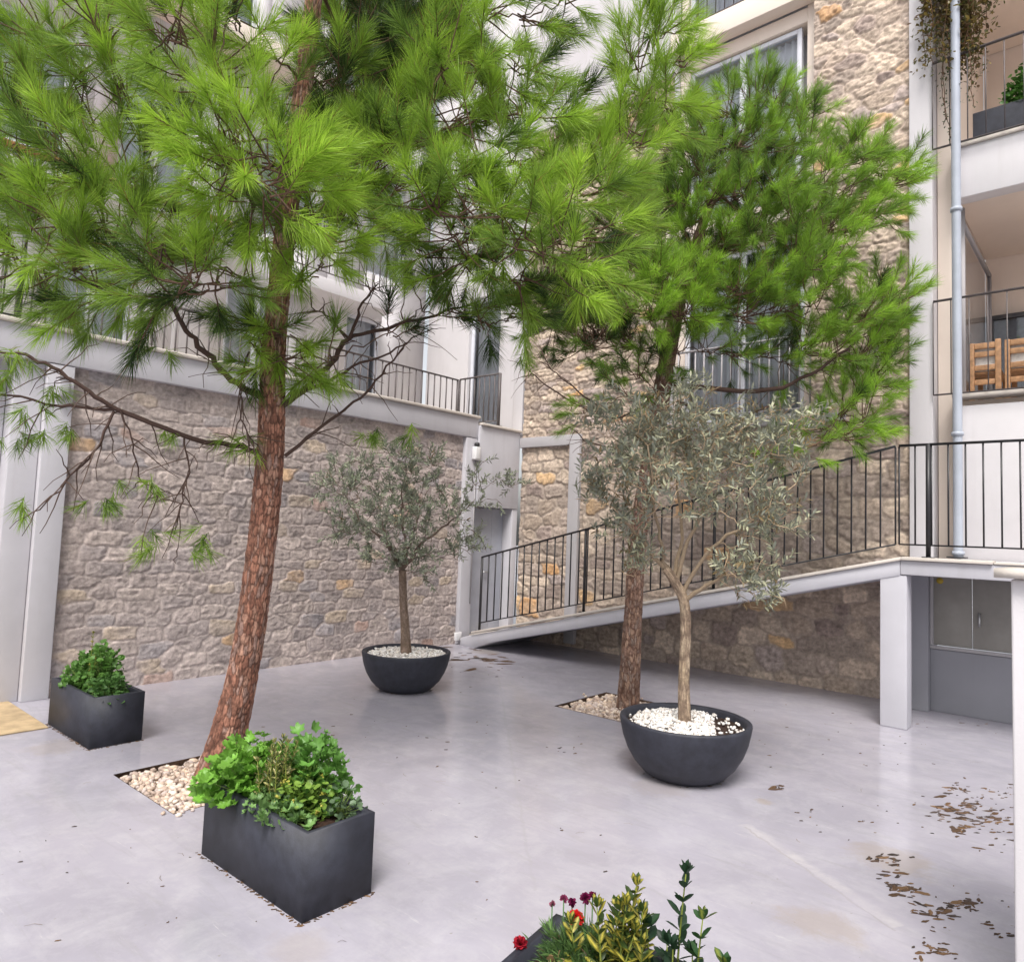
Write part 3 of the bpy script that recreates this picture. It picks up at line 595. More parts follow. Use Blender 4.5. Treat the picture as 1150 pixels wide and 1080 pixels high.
def needle_mesh(mb, S, D, L, n, nl, youth_shade, w=.0026, tint=(1, 1, 1), ang=(28, 62), droop=.12, start=.25):
    """S start, D direction, L length of each shoot; n needles on each, gathered into mb"""
    K = len(S); N_ = K*n; k = np.repeat(np.arange(K), n); D = unit(D); t = start+(1-start)*rng.random(N_)**.8
    e1 = unit(np.cross(D, [.3, .2, .93])); e2 = np.cross(D, e1); az = rng.random(N_)*2*np.pi
    al = np.radians(ang[0]+(ang[1]-ang[0])*rng.random(N_))*(1.15-.55*t)
    dr = np.cos(al)[:, None]*D[k]+np.sin(al)[:, None]*(np.cos(az)[:, None]*e1[k]+np.sin(az)[:, None]*e2[k])
    ln = (nl[k] if hasattr(nl, '__len__') else nl)*(.72+.4*rng.random(N_))
    base = S[k]+D[k]*(L[k]*t)[:, None]; dz = np.array([0, 0, -1.])
    curl = rng.normal(size=(N_, 3))*.10
    d1 = unit(dr+curl*.4+dz*droop*.4); d2 = unit(dr+D[k]*.18+curl+dz*droop*1.6); mid = base+d1*(ln*.5)[:, None]; tip = mid+d2*(ln*.5)[:, None]
    wv = unit(np.cross(dr, rng.normal(size=(N_, 3))))*(w*(.8+.5*rng.random(N_)))[:, None]*.5
    V = np.stack([base-wv, base+wv, mid-wv, mid+wv, tip], 1).reshape(-1, 3)
    o = np.arange(N_)[:, None]*5
    old = np.array([.065, .130, .034]); yg = np.array([.375, .565, .062])*np.array(tint); y = np.clip(youth_shade[k]+.30*(rng.random(N_)-.5), 0, 1)[:, None]
    c = old*(1-y)+yg*y; c = c*(.38+.62*np.clip(y/.22, 0, 1)); brown = rng.random(N_)[:, None] < .025; c = np.where(brown, [.20, .115, .04], c)*(.8+.4*rng.random(N_)[:, None])  # lowest values darkened again: shade inside the crown put into needle colour
    mb.add(V, [o+np.array([[0, 1, 3, 2]]), o+np.array([[2, 3, 4]])], np.repeat(c, 5, 0))
BARKP = [(166, 118, 98), (152, 108, 90), (180, 138, 118), (158, 128, 116), (138, 96, 80)]
TW = lin(92, 72, 60)
def pine(name, label, trunk_px, rad, clumps, dead, shoots, npn, nl, seed, bend, R, pal=None, spread=.75, tint=(1, 1, 1)):
    """trunk_px: (px, py, distance); clumps: (px, py, distance, radius, youth with painted crown shade at the low end, shoots factor, (lean x, y, z))"""
    tp = [ground(*trunk_px[0][:2])]+[at(*q) for q in trunk_px[1:]]
    t = thing(name, label, 'pine tree', tp[0], None)
    tp[0] = tp[0]-np.array([0, 0, .06])
    V, F, c, C, rr = trunk_mesh(tp, rad, seed, pal or BARKP, (92, 66, 56), .015, .062, .008, nz=760, na=170, flare=.10, mw=(-.04, .30))
    mb = MB(); mb.add(V, F, c); mb.build('trunk', M['bark'], t, True)
    br = MB(); nd = MB(); SS, DD, LL, YY = [], [], [], []
    NP = [C[i] for i in range(int(len(C)*R), len(C), 6)]; NL = [0.0]*len(NP); NR = [rr[i]*.55 for i in range(int(len(C)*R), len(C), 6)]
    CL = [(at(q[0], q[1], q[2]),)+tuple(q[3:]) for q in clumps]
    CL.sort(key=lambda q: np.linalg.norm(C-q[0], axis=1).min())
    for (c, r, y, q, lean) in CL:
        lean = np.array(lean, float); Q = np.array(NP); v = c-Q; dist = np.linalg.norm(v, axis=1); hz = np.linalg.norm(v[:, :2], axis=1)
        cost = dist+.22*np.array(NL)+.9*np.maximum(0, np.abs(v[:, 2]-.25*hz)-.35*hz); i = int(np.argmin(cost)); a = Q[i]
        mid = a+(c-a)*.5+np.array([0, 0, -.09*dist[i]])+rng.normal(size=3)*.06*min(1, dist[i])
        tt = np.linspace(0, 1, 9)[:, None]; P = (1-tt)**2*a+2*tt*(1-tt)*mid+tt**2*c; P[1:-1] += rng.normal(size=(7, 3))*.010
        r0 = min(NR[i], .007+.012*dist[i]); rs = np.linspace(r0, .0045, 9)
        br.tube(P, rs, 6, TW*(.7+.5*rng.random()), .06)
        for f in (2, 4, 6, 8): NP.append(P[f]); NL.append(NL[i]+dist[i]*f/8); NR.append(rs[f])
        out = unit(P[-1]-P[-3])*.8+lean
        ns = max(4, int(shoots*q*(r/.36)**1.3)); dirs = unit(rng.normal(size=(ns, 3))*spread+unit(out)*.55+np.array([0, 0, .18]))
        for dv in dirs:
            f = rng.uniform(.62, 1.0); s = P[int(f*8)]+rng.normal(size=3)*.02
            l1 = r*rng.uniform(.25, .75); e = s+dv*l1; dd = unit(dv+unit(lean+1e-6)*.35*min(1, np.linalg.norm(lean))+np.array([0, 0, .12])); l2 = rng.uniform(.13, .24)
            br.tube([s, s+dv*l1*.5+rng.normal(size=3)*.01, e, e+dd*l2], [.0055, .0045, .004, .0025], 4, TW*(.8+.5*rng.random()))
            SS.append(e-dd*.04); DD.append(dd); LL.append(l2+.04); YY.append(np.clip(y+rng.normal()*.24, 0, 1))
    for (pts, r0, r1) in dead:
        P = catmull([at(*q) for q in pts], 4*len(pts)); P[1:-1] += rng.normal(size=P[1:-1].shape)*.006
        k = MB(); k.tube(P, np.linspace(r0, r1, len(P)), 7, lin(78, 62, 56), .06); mm = P
        # side twigs
        for i in range(int(len(P)*.9)):
            s = P[rng.integers(2, len(P))]; dv = unit(unit(P[-1]-P[0])*.7+rng.normal(size=3)*.8+np.array([0, 0, -.1])); l = rng.uniform(.10, .30)
            q = np.stack([s+dv*l*f+np.array([0, 0, -.05*f*f])+rng.normal(size=3)*.01*f for f in np.linspace(0, 1, 5)]); k.tube(q, np.linspace(.0042, .0016, 5), 4, lin(92, 76, 68))
        k.build('bare_branch', M['twig'], t, True)
    S, D, L, Y = map(np.array, (SS, DD, LL, YY))
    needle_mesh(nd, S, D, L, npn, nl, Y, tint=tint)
    b = br.build('branches', M['twig'], t, True)
    return t, nd, C
U0 = (0, 0, .15)
# ---- big pine, left
A = 4.43
cl1 = []
def add1(rows, y, r=.34, q=1.0, lean=U0):
    for row in rows:
        px, py, d = row[:3]; cl1.append((px, py, d, row[3] if len(row) > 3 else r, row[4] if len(row) > 4 else y, q, lean))
add1([(40, 30, 4.3), (110, 15, 4.0), (175, 25, 3.7), (235, 45, 3.6), (200, 85, 3.75), (135, 95, 4.2), (15, 75, 4.5), (255, 5, 3.9)], .68, .34, 1.25)
add1([(20, 130, 4.2), (60, 165, 4.1), (10, 205, 3.9), (95, 195, 3.95), (150, 200, 4.1), (50, 240, 3.8), (115, 250, 3.9), (5, 275, 4.0), (70, 295, 3.8), (30, 300, 4.1)], .62, .34, 1.25)
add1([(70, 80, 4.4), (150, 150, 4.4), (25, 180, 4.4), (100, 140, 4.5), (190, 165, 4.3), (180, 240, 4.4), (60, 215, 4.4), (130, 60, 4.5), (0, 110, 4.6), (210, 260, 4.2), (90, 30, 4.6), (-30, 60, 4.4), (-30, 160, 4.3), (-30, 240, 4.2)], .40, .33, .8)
add1([(245, 145, 3.65), (285, 185, 3.5), (310, 225, 3.5), (265, 215, 3.7), (250, 180, 3.6), (325, 190, 3.7)], .92, .36, 1.15)
add1([(300, 95, 4.0), (285, 60, 4.2), (335, 265, 3.9)], .7, .3)
add1([(205, 310, 3.7), (235, 325, 3.75), (175, 330, 3.8), (140, 310, 3.9), (105, 340, 3.95), (160, 290, 4.0), (255, 300, 4.0)], .45, .33, 1.0, (0, 0, -.15))
add1([(370, 265, 4.0), (360, 300, 4.05), (345, 240, 4.1), (385, 245, 4.2)], .72, .28)
add1([(318, 375, 4.25, .2), (300, 400, 4.3, .2), (345, 400, 4.2, .2), (375, 400, 4.3, .22), (295, 365, 4.3, .2), (280, 385, 4.35, .2)], .5, .2, .9, (0, 0, -.35))
add1([(420, 100, 5.3), (455, 60, 5.4), (410, 30, 5.5), (470, 20, 5.4), (440, 130, 5.3), (400, 140, 5.2), (380, 60, 5.4), (430, 10, 5.6), (390, 190, 5.0), (490, 45, 5.5), (440, 80, 5.6), (415, 65, 5.2), (455, 105, 5.5), (480, 75, 5.6)], .0, .4, 2.6)  # near-black clumps: shaded crown interior painted as needle colour
add1([(395, 95, 4.6), (375, 130, 4.6), (405, 165, 4.5), (380, 185, 4.4), (425, 190, 4.5), (360, 100, 4.7), (390, 215, 4.4)], .40, .3)
add1([(515, 30, 4.3), (555, 15, 4.4), (595, 20, 4.5), (640, -5, 4.6, .26), (505, 70, 4.1), (550, 75, 4.2), (590, 75, 4.3, .28), (480, 105, 4.2)], .62, .33)
add1([(470, 160, 4.1), (515, 135, 4.1), (555, 130, 4.2), (595, 130, 4.3), (632, 140, 4.5, .25), (455, 205, 4.1), (500, 195, 4.0), (545, 180, 4.1), (585, 180, 4.2), (440, 165, 4.3), (620, 175, 4.3)], .60, .33)
add1([(495, 240, 3.95), (535, 235, 3.95), (575, 235, 3.95), (615, 220, 4.0), (555, 265, 4.1), (600, 270, 3.9), (640, 265, 3.8), (625, 305, 3.75), (660, 225, 4.0), (650, 300, 3.85), (515, 275, 4.2), (670, 265, 3.9)], .66, .32)
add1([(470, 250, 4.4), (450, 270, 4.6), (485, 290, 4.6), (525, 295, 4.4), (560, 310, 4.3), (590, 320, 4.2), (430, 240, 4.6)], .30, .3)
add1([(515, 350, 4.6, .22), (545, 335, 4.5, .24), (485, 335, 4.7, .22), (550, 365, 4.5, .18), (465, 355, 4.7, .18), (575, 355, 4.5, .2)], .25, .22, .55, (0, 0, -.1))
UR = (.3, .15, 1.0)
add1([(655, 205, 4.3), (690, 185, 4.35), (720, 160, 4.4), (735, 110, 4.45), (725, 60, 4.45), (738, 20, 4.45), (770, 75, 4.5, .18), (755, 130, 4.5, .2), (700, 150, 4.35), (740, 70, 4.5), (712, 105, 4.45), (685, 215, 4.3)], .72, .20, 1.3, UR)
# crown that goes on above the photo
for i in range(13):
    an = rng.random()*6.28; z = rng.uniform(5.5, 7.6); ra = rng.uniform(.3, 1.9)*(1-(z-5.5)/3.0)
    p = np.array([-4.15+ra*math.cos(an), 2.55+ra*math.sin(an), z]); q = p-[0, 0, EYE]; d = q@CF
    cl1.append((575+FPX*(q@CR)/d, 540-FPX*(q@CU)/d, d, .42, .5, 1.0, U0))
dead1 = [([(296, 507, A), (259, 500, 4.3), (207, 488, 4.1), (131, 459, 3.9), (95, 437, 3.8), (56, 412, 3.7), (22, 397, 3.65), (-30, 392, 3.6)], .018, .006),
         ([(131, 459, 3.9), (70, 456, 3.8), (20, 445, 3.7), (-25, 440, 3.6)], .009, .004),
         ([(128, 462, 3.9), (110, 500, 3.85), (80, 535, 3.8), (45, 572, 3.8)], .008, .003),
         ([(207, 490, 4.1), (210, 530, 4.1), (203, 570, 4.1), (200, 615, 4.15)], .006, .002),
         ([(135, 460, 3.9), (148, 500, 3.95), (158, 540, 4.0), (180, 560, 4.0)], .006, .002),
         ([(295, 447, A), (262, 428, 4.35), (235, 400, 4.25), (212, 375, 4.15), (190, 340, 4.05)], .022, .012),
         ([(320, 512, A), (360, 480, 4.5), (400, 450, 4.6), (430, 418, 4.65), (455, 385, 4.7)], .012, .005),
         ([(325, 443, A), (360, 432, 4.5), (390, 415, 4.55), (440, 395, 4.65), (480, 372, 4.7)], .014, .004),
         ([(318, 455, A), (350, 430, 4.5), (378, 400, 4.55), (392, 380, 4.6), (445, 366, 4.7), (495, 352, 4.75), (540, 338, 4.8)], .022, .006),
         ([(392, 380, 4.6), (372, 358, 4.5), (350, 345, 4.45)], .01, .004),
         ([(392, 380, 4.6), (405, 345, 4.6), (425, 318, 4.65)], .012, .004),
         ([(280, 395, 4.4), (270, 440, 4.3), (276, 485, 4.25), (290, 500, 4.3)], .006, .003),
         ([(205, 200, 4.0), (190, 245, 3.95), (178, 300, 3.9)], .008, .003)]
pine1, nd1, C1 = pine('pine_tree', 'big leaning pine with red-brown trunk growing from the left pebble bed', [(243, 868, 0), (274, 750, A+.02), (294, 610, A+.03), (304, 500, A+.03), (307, 400, A+.02), (317, 290, A), (334, 150, A), (350, 20, A), (364, -110, A), (372, -230, A)],
                      [.118, .086, .082, .078, .068, .060, .054, .047, .038, .025], cl1, dead1, 10, 150, .165, 51, .30, .30)
# sparse drooping tufts on the bare lower branches
tf = [(9, 495, 3.75), (44, 495, 3.8), (28, 572, 3.8), (89, 490, 3.85), (128, 562, 3.95), (110, 572, 3.95), (178, 550, 4.0), (170, 605, 4.1), (228, 603, 4.1), (218, 633, 4.1), (259, 503, 4.25), (276, 508, 4.3), (20, 405, 3.65), (5, 430, 3.65), (50, 440, 3.75), (195, 490, 4.1), (35, 460, 3.75), (428, 492, 4.5), (462, 492, 4.5), (410, 498, 4.5), (190, 400, 4.15), (150, 400, 4.1), (590, 410, 4.6), (180, 625, 4.1), (10, 415, 3.7)]
S, D, L, Y = [], [], [], []
for px, py, d in tf:
    p = at(px, py-14, d)
    for j in range(3):
        S.append(p+rng.normal(size=3)*.025); D.append(unit(np.array([rng.normal()*.5, rng.normal()*.5, -.55+rng.normal()*.3]))); L.append(.09); Y.append(np.clip(.45+rng.normal()*.15, 0, 1))
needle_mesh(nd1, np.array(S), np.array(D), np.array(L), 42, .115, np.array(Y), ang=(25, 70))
nd1.build('crown', M['needle'], pine1)
# ---- second pine behind the right bowl
B = 6.71
cl2 = []
def add2(rows, y, r=.33, q=1.0, lean=(.15, .05, .6)):
    for row in rows:
        px, py, d = row[:3]; px -= max(0, px-900)*.14; y_ = y+.12; cl2.append((px, py, d, row[3] if len(row) > 3 else r, y, q, lean))
add2([(770, 145, 6.6), (810, 125, 6.7), (850, 120, 6.7), (880, 115, 6.9), (905, 135, 6.9), (830, 165, 6.5), (870, 165, 6.5), (915, 175, 6.7), (780, 185, 6.4), (750, 170, 6.8)], .55)
add2([(955, 185, 6.6), (985, 175, 6.7), (1005, 195, 6.8), (960, 225, 6.5), (1000, 240, 6.6), (1020, 210, 6.8), (930, 215, 6.5), (975, 260, 6.4), (940, 260, 6.4)], .62, .33, 1.0, (.3, .15, .6))
add2([(880, 215, 6.3), (840, 220, 6.3), (800, 230, 6.3), (760, 230, 6.5), (725, 235, 6.7), (900, 255, 6.2), (860, 265, 6.2), (820, 275, 6.3), (780, 275, 6.4)], .52)
add2([(720, 300, 6.1), (745, 325, 6.0), (700, 345, 6.3), (730, 360, 6.1), (760, 350, 6.2), (775, 320, 6.3)], .8, .32)
add2([(1015, 325, 6.5, .28), (1025, 345, 6.6, .25), (990, 350, 6.4), (1005, 375, 6.5), (960, 365, 6.3), (985, 400, 6.4), (950, 400, 6.3), (1010, 400, 6.5, .25)], .62, .32, 1.0, (.25, .1, .5))
add2([(910, 300, 6.2), (870, 310, 6.2), (830, 320, 6.2), (925, 335, 6.2), (885, 350, 6.2), (845, 355, 6.2), (800, 350, 6.3), (905, 385, 6.3), (940, 300, 6.3)], .60, .33)
add2([(640, 345, 6.9), (620, 360, 7.0), (665, 370, 6.9), (650, 385, 6.8), (690, 385, 6.8), (610, 340, 7.1), (700, 300, 7.2), (800, 300, 7.2), (850, 250, 7.2), (760, 260, 7.3), (720, 270, 7.3), (820, 200, 7.2), (900, 300, 7.2), (770, 200, 7.3), (690, 260, 7.3), (870, 200, 7.3), (800, 180, 7.3), (740, 230, 7.3), (840, 340, 7.2), (780, 330, 7.2), (910, 250, 7.2), (670, 340, 7.1)], .03, .38, 1.3)  # back clumps coloured dark to paint the shade within the crown
add2([(830, 400, 6.4), (860, 400, 6.4), (795, 395, 6.5), (770, 390, 6.4), (890, 410, 6.5), (740, 400, 6.5)], .5, .26, .7, (0, 0, 0))
add2([(985, 435, 6.3), (965, 460, 6.3), (990, 470, 6.3), (935, 480, 6.3), (960, 490, 6.2), (920, 500, 6.2), (1000, 420, 6.4)], .62, .26, .85, (.1, .1, -.1))
add2([(715, 420, 6.4), (700, 445, 6.4), (735, 435, 6.4), (650, 462, 6.6, .2), (690, 410, 6.6)], .38, .24, .6, (0, 0, -.1))
dead2 = [([(742, 440, 6.7), (690, 470, 6.7), (640, 450, 6.7), (605, 425, 6.7), (588, 410, 6.7)], .012, .004), ([(690, 468, 6.7), (650, 440, 6.7), (620, 415, 6.7), (608, 395, 6.7)], .01, .003), ([(720, 500, 6.6), (670, 500, 6.6), (640, 480, 6.6)], .01, .004), ([(760, 450, 6.6), (820, 470, 6.4), (870, 455, 6.3)], .015, .01), ([(750, 430, 6.7), (850, 440, 6.4), (910, 420, 6.3), (960, 385, 6.3)], .025, .01)]
pine2, nd2, C2 = pine('pine_tree', 'smaller bushy pine with grey-brown trunk rising behind the right olive bowl', [(705, 792, 0), (711, 690, B), (716, 610, B), (726, 540, B), (740, 460, B+.02), (752, 390, B+.02), (770, 310, B+.02), (800, 225, B), (830, 165, B), (845, 130, B)],
                      [.100, .078, .076, .074, .08, .07, .05, .035, .02, .012], cl2, dead2, 22, 125, .125, 61, .35, .38, [(142, 114, 98), (132, 106, 94), (158, 130, 112), (136, 118, 108), (118, 96, 84)], .62, (.93, 1.0, 1.0))
nd2.build('crown', M['needle'], pine2)

# ---- olives
def olive(name, label, base, trunk, rad, limbs, blobs, ntw, leaves, seed, barkpal, brown, bare, leafc=(.275, .310, .205)):
    t = thing(name, label, 'olive tree', base); mb = MB()
    V, F, c, C, rr = trunk_mesh(trunk, rad, seed, barkpal, (122, 104, 90), .05, .16, .002, nz=180, na=48, flare=.12, mw=(.0, .5)); mb.add(V, F, c); mb.build('trunk', M['bark'], t, True)
    br = MB(); nodes = [C[-1]]; nd = [0.]
    for L_ in limbs:
        P = catmull(L_, 14); P[1:] += rng.normal(size=P[1:].shape)*.008
        br.tube(P, np.linspace(rad[-1]*.55, .005, len(P)), 8, lin(*barkpal[1])*(.6+.3*rng.random()), .05); nodes += list(P[3:]); nd += list(np.linspace(.1, .5, len(P)-3))
    T = []
    tot = sum(b[4] for b in blobs)
    for (cx, cy, cz, r, w) in blobs:
        n = int(ntw*w/tot); q = unit(rng.normal(size=(n, 3)))*(rng.random((n, 1))**.5)*r; q[:, 2] *= .8; T += list(np.array([cx, cy, cz])+q)
    T = np.array(T); T = T[np.argsort(np.linalg.norm(T-C[-1], axis=1))]
    NP, ND = list(nodes), list(nd); S, D, LN = [], [], []
    for p in T:
        Q = np.array(NP); d = np.linalg.norm(Q-p, axis=1)+.25*np.array(ND); i = int(np.argmin(d)); a = Q[i]; L = np.linalg.norm(p-a)
        if L < .02: continue
        m1 = a+(p-a)*.5+rng.normal(size=3)*.08*L+np.array([0, 0, .06*L]); q = np.stack([a, (a+m1)/2+rng.normal(size=3)*.02*L, m1, (m1+p)/2+rng.normal(size=3)*.03*L, p])
        br.tube(q, np.linspace(.0026+.006*min(L, .6), .0018, 5), 4, lin(*bare)*(.7+.5*rng.random()))
        for f in (2, 4): NP.append(q[f]); ND.append(ND[i]+L*f/4)
        S.append(q[2]); D.append(p-q[2]+rng.normal(size=3)*.06); LN.append(max(.12, L*.5+.08))
    S = np.array(S); D = unit(np.array(D)+np.array([0, 0, .05])); LN = np.array(LN)
    K = len(S); n = leaves; k = np.repeat(np.arange(K), n); tpos = np.tile(np.linspace(.1, 1.0, n), K)+rng.normal(size=K*n)*.03
    e1 = unit(np.cross(D, [.2, .3, .9])); e2 = np.cross(D, e1); az = np.tile(np.arange(n)*2.2, K)+rng.random(K)[k]*6.28+rng.normal(size=K*n)*.3
    ld = unit(D[k]*.75+.8*(np.cos(az)[:, None]*e1[k]+np.sin(az)[:, None]*e2[k])+rng.normal(size=(K*n, 3))*.2)
    pos = S[k]+D[k]*(LN[k]*tpos)[:, None]
    TV = [(-.0, 0, 0), (-.5, .35, .06), (.5, .35, .06), (-.38, .75, .02), (.38, .75, .02), (0, 1.0, -.06), (0, .4, -.02)]
    TF = [np.array([(0, 6, 1), (0, 2, 6), (3, 6, 5), (6, 4, 5), (1, 6, 3), (6, 2, 4)])]
    ln = .040+.022*rng.random(K*n); X = frames(ld, unit(np.array([0, 0, 1.])+rng.normal(size=(K*n, 3))*.5))
    c = np.array(leafc)*(.65+.8*rng.random((K*n, 1)))+np.array([.02, .02, .02])*rng.random((K*n, 1))
    tw = rng.random(K) < brown; c = np.where(tw[k][:, None], np.array([.20, .145, .07])*(.6+.6*rng.random((K*n, 1))), c)
    lv = MB(); inst(lv, TV, TF, pos, X, np.stack([ln*.26, ln, ln*.5], 1), c); br.build('branches', M['twig'], t, True); lv.build('crown', M['olive_leaf'], t)
    return t
OB = [(150, 130, 116), (134, 116, 104), (164, 142, 124)]
b1 = np.array([-5.45, 4.75, 0.]); o1 = np.array([-5.45, 4.75, .30]); D1 = 7.06
g = lambda px, py, d=D1: at(px, py, d)
olive('olive_tree', 'dense grey-green olive tree in the bowl by the stone wall', o1, [o1, g(455, 705), g(453, 675), g(452, 640)], [.05, .042, .038, .036],
      [[g(452, 640), g(440, 615, 7.0), g(415, 595, 6.9), g(395, 570, 6.9)], [g(452, 640), g(455, 610), g(452, 570), g(455, 520)], [g(452, 640), g(475, 610, 7.1), g(500, 590, 7.2), (g(525, 570, 7.2))], [g(452, 640), g(460, 610, 7.3), g(470, 580, 7.4)], [g(452, 640), g(435, 610, 6.8), g(430, 585, 6.7)]],
      [tuple(g(395, 540, 7.0))+(.36, 1.1), tuple(g(455, 530))+(.42, 1.5), tuple(g(500, 565, 7.1))+(.36, 1.1), tuple(g(440, 585, 6.8))+(.40, 1.3), tuple(g(470, 615, 7.1))+(.34, .9), tuple(g(405, 590, 7.0))+(.33, .8), tuple(g(380, 590, 7.0))+(.22, .35),
       tuple(g(545, 545, 7.3))+(.32, .5), tuple(g(572, 545, 7.4))+(.18, .2), tuple(g(535, 610, 7.2))+(.2, .3), tuple(g(450, 560, 7.5))+(.42, .8), tuple(g(420, 628, 6.9))+(.24, .5), tuple(g(478, 640, 7.0))+(.2, .35), tuple(g(440, 640, 6.9))+(.16, .25), tuple(g(372, 545, 6.9))+(.2, .35), tuple(g(518, 610, 7.2))+(.30, .5), tuple(g(378, 520, 7.0))+(.2, .2), tuple(g(480, 520, 7.2))+(.26, .5)], 480, 20, 71, OB, .02, (120, 104, 90))
b2 = np.array([-2.31, 4.53, 0.]); o2 = np.array([-2.31, 4.53, .30]); D2 = 4.86
h = lambda px, py, d=D2: at(px, py, d)
olive('olive_tree', 'sparse twiggy olive tree with dry tips in the bowl before the ramp', o2, [o2, h(768, 765), h(770, 710), h(768, 675), h(757, 652), h(747, 637)], [.042, .037, .035, .034, .033, .029],
      [[h(747, 638), h(743, 625, 4.84), h(742, 600, 4.78), h(735, 560, 4.7), h(730, 500, 4.7)], [h(759, 655), h(768, 615), h(790, 570, 4.9), h(800, 510, 4.95), h(805, 460, 5.0)], [h(747, 638, 4.86), h(715, 600, 4.78), h(690, 570, 4.7)], [h(766, 668), h(800, 615, 4.8), h(850, 580, 4.75), h(885, 550, 4.7)], [h(755, 650), h(765, 600, 5.05), h(760, 540, 5.25), h(755, 480, 5.3)], [h(768, 675), h(810, 648, 4.68), h(845, 640, 4.5)]],
      [tuple(h(720, 480))+(.34, 1.1), tuple(h(780, 470))+(.36, 1.2), tuple(h(850, 490))+(.32, 1.0), tuple(h(690, 530, 4.7))+(.28, .8), tuple(h(750, 540, 4.6))+(.36, 1.1), tuple(h(820, 560, 4.7))+(.34, 1.0), tuple(h(885, 520))+(.22, .5), tuple(h(870, 590, 4.7))+(.25, .6),
       tuple(h(700, 590, 4.8))+(.24, .6), tuple(h(840, 640, 4.6))+(.24, .7), tuple(h(862, 672, 4.6))+(.15, .25), tuple(h(715, 630, 4.8))+(.16, .3), tuple(h(760, 500, 5.2))+(.4, 1.1), tuple(h(820, 510, 5.2))+(.34, .8), tuple(h(668, 555, 4.8))+(.14, .25), tuple(h(675, 470, 4.9))+(.18, .3), tuple(h(905, 470, 4.9))+(.16, .25)],
      760, 15, 72, [(178, 156, 132), (168, 148, 124), (184, 164, 140)], .22, (178, 154, 126), (.305, .305, .200))

# ================================================================== POTS, BEDS, PLANTS
PEB_V, PEB_F = None, None
bm = bmesh.new(); bmesh.ops.create_icosphere(bm, subdivisions=1, radius=1); bm.verts.index_update(); PEB_V = np.array([v.co[:] for v in bm.verts]); PEB_F = [np.array([[v.index for v in f.verts] for f in bm.faces])]; bm.free()
bm = bmesh.new(); bmesh.ops.create_icosphere(bm, subdivisions=2, radius=1); bm.verts.index_update(); PB2_V = np.array([v.co[:] for v in bm.verts]); PB2_F = [np.array([[v.index for v in f.verts] for f in bm.faces])]; bm.free()
def rand_rot(n):
    q = unit(rng.normal(size=(n, 4))); w, x, y, z = q.T
    return np.stack([np.stack([1-2*(y*y+z*z), 2*(x*y-w*z), 2*(x*z+w*y)], -1), np.stack([2*(x*y+w*z), 1-2*(x*x+z*z), 2*(y*z-w*x)], -1), np.stack([2*(x*z-w*y), 2*(y*z+w*x), 1-2*(x*x+y*y)], -1)], 1)
def stones(name, P, size, pal, label, cat, hi=False):
    n = len(P); mb = MB(); pal = np.array([lin(*c) for c in pal]); c = pal[rng.integers(0, len(pal), n)]*(.8+.35*rng.random((n, 1)))
    s = size*(.6+.8*rng.random(n)); S = np.stack([s*(.8+.5*rng.random(n)), s*(.6+.4*rng.random(n)), s*(.45+.3*rng.random(n))], 1)
    yaw = rng.random(n)*6.28; X = np.stack([np.stack([np.cos(yaw), np.sin(yaw), 0*yaw], 1), np.stack([-np.sin(yaw), np.cos(yaw), 0*yaw], 1), np.tile([0, 0, 1.], (n, 1))], 1)
    X = np.einsum('nij,njk->nik', X, np.linalg.qr(np.eye(3)+.3*rng.normal(size=(n, 3, 3)))[0]); 
    for q in range(6):
        m = np.arange(n) % 6 == q; TV = PEB_V*(1+.35*(rng.random((len(PEB_V), 1))-.5)); inst(mb, TV, PEB_F, P[m], X[m], S[m], c[m])
    o = mb.build(name, M['pebble'], None, False); return tag(o, label, cat, None, 'stuff')
def bowl(c, label):
    t = thing('bowl_planter', label, 'planter', c, 'round bowl planters with olive trees')
    prof = [(0, .0), (.225, .0), (.24, .006), (.285, .036), (.34, .095), (.385, .17), (.415, .25), (.432, .325), (.438, .362), (.436, .374), (.428, .378), (.405, .374), (.398, .36), (.385, .30), (.36, .24), (.0, .24)]
    k = MB(); k.lathe(prof, c, 96); k.build('bowl', M['anthracite'], t, True)
    k = MB(); rr = np.linspace(0, .393, 16); a = np.linspace(0, 2*np.pi, 60, endpoint=False); Rr, Aa = np.meshgrid(rr, a, indexing='ij')
    X, Y = Rr*np.cos(Aa), Rr*np.sin(Aa); Zz = .325+.03*(fbm(X*12+9, Y*12+9, 5)-.5)
    i = np.arange(15)[:, None]*60; j = np.arange(60)[None]; jj = (j+1) % 60
    k.add(np.stack([X, Y, Zz], -1).reshape(-1, 3)+np.array(c), np.stack([i+j, i+jj, i+60+jj, i+60+j], -1).reshape(-1, 4)[:, ::-1], lin(72, 56, 48)); k.build('soil', M['soil'], t, True)
    return t
def disc(n, c, r, z, f=None):
    P = []
    while len(P) < n:
        a = rng.random()*6.28; q = r*math.sqrt(rng.random()); x, y = q*math.cos(a), q*math.sin(a)
        if f is None or f(x, y): P.append((c[0]+x, c[1]+y, z+rng.random()*.022))
    return np.array(P)
WH = [(232, 228, 224), (244, 242, 238), (216, 208, 202), (224, 216, 206)]
bowl(b1, 'anthracite bowl planter by the stone wall, fully covered with white pebbles')
stones('white_pebbles', disc(1500, b1, .38, .335), .0132, WH, 'white pebbles covering the soil of the bowl by the stone wall', 'pebbles')
bowl(b2, 'larger-looking anthracite bowl planter before the ramp with a bare crescent of dark soil')
rdir = np.array([.85, .5])
P = np.concatenate([disc(1300, b2, .345, .338, lambda x, y: x*rdir[0]+y*rdir[1] < .13+.06*rng.random()), disc(170, b2, .385, .335)])
stones('white_pebbles', P, .0128, WH, 'white pebbles heaped on the left of the bowl before the ramp', 'pebbles')
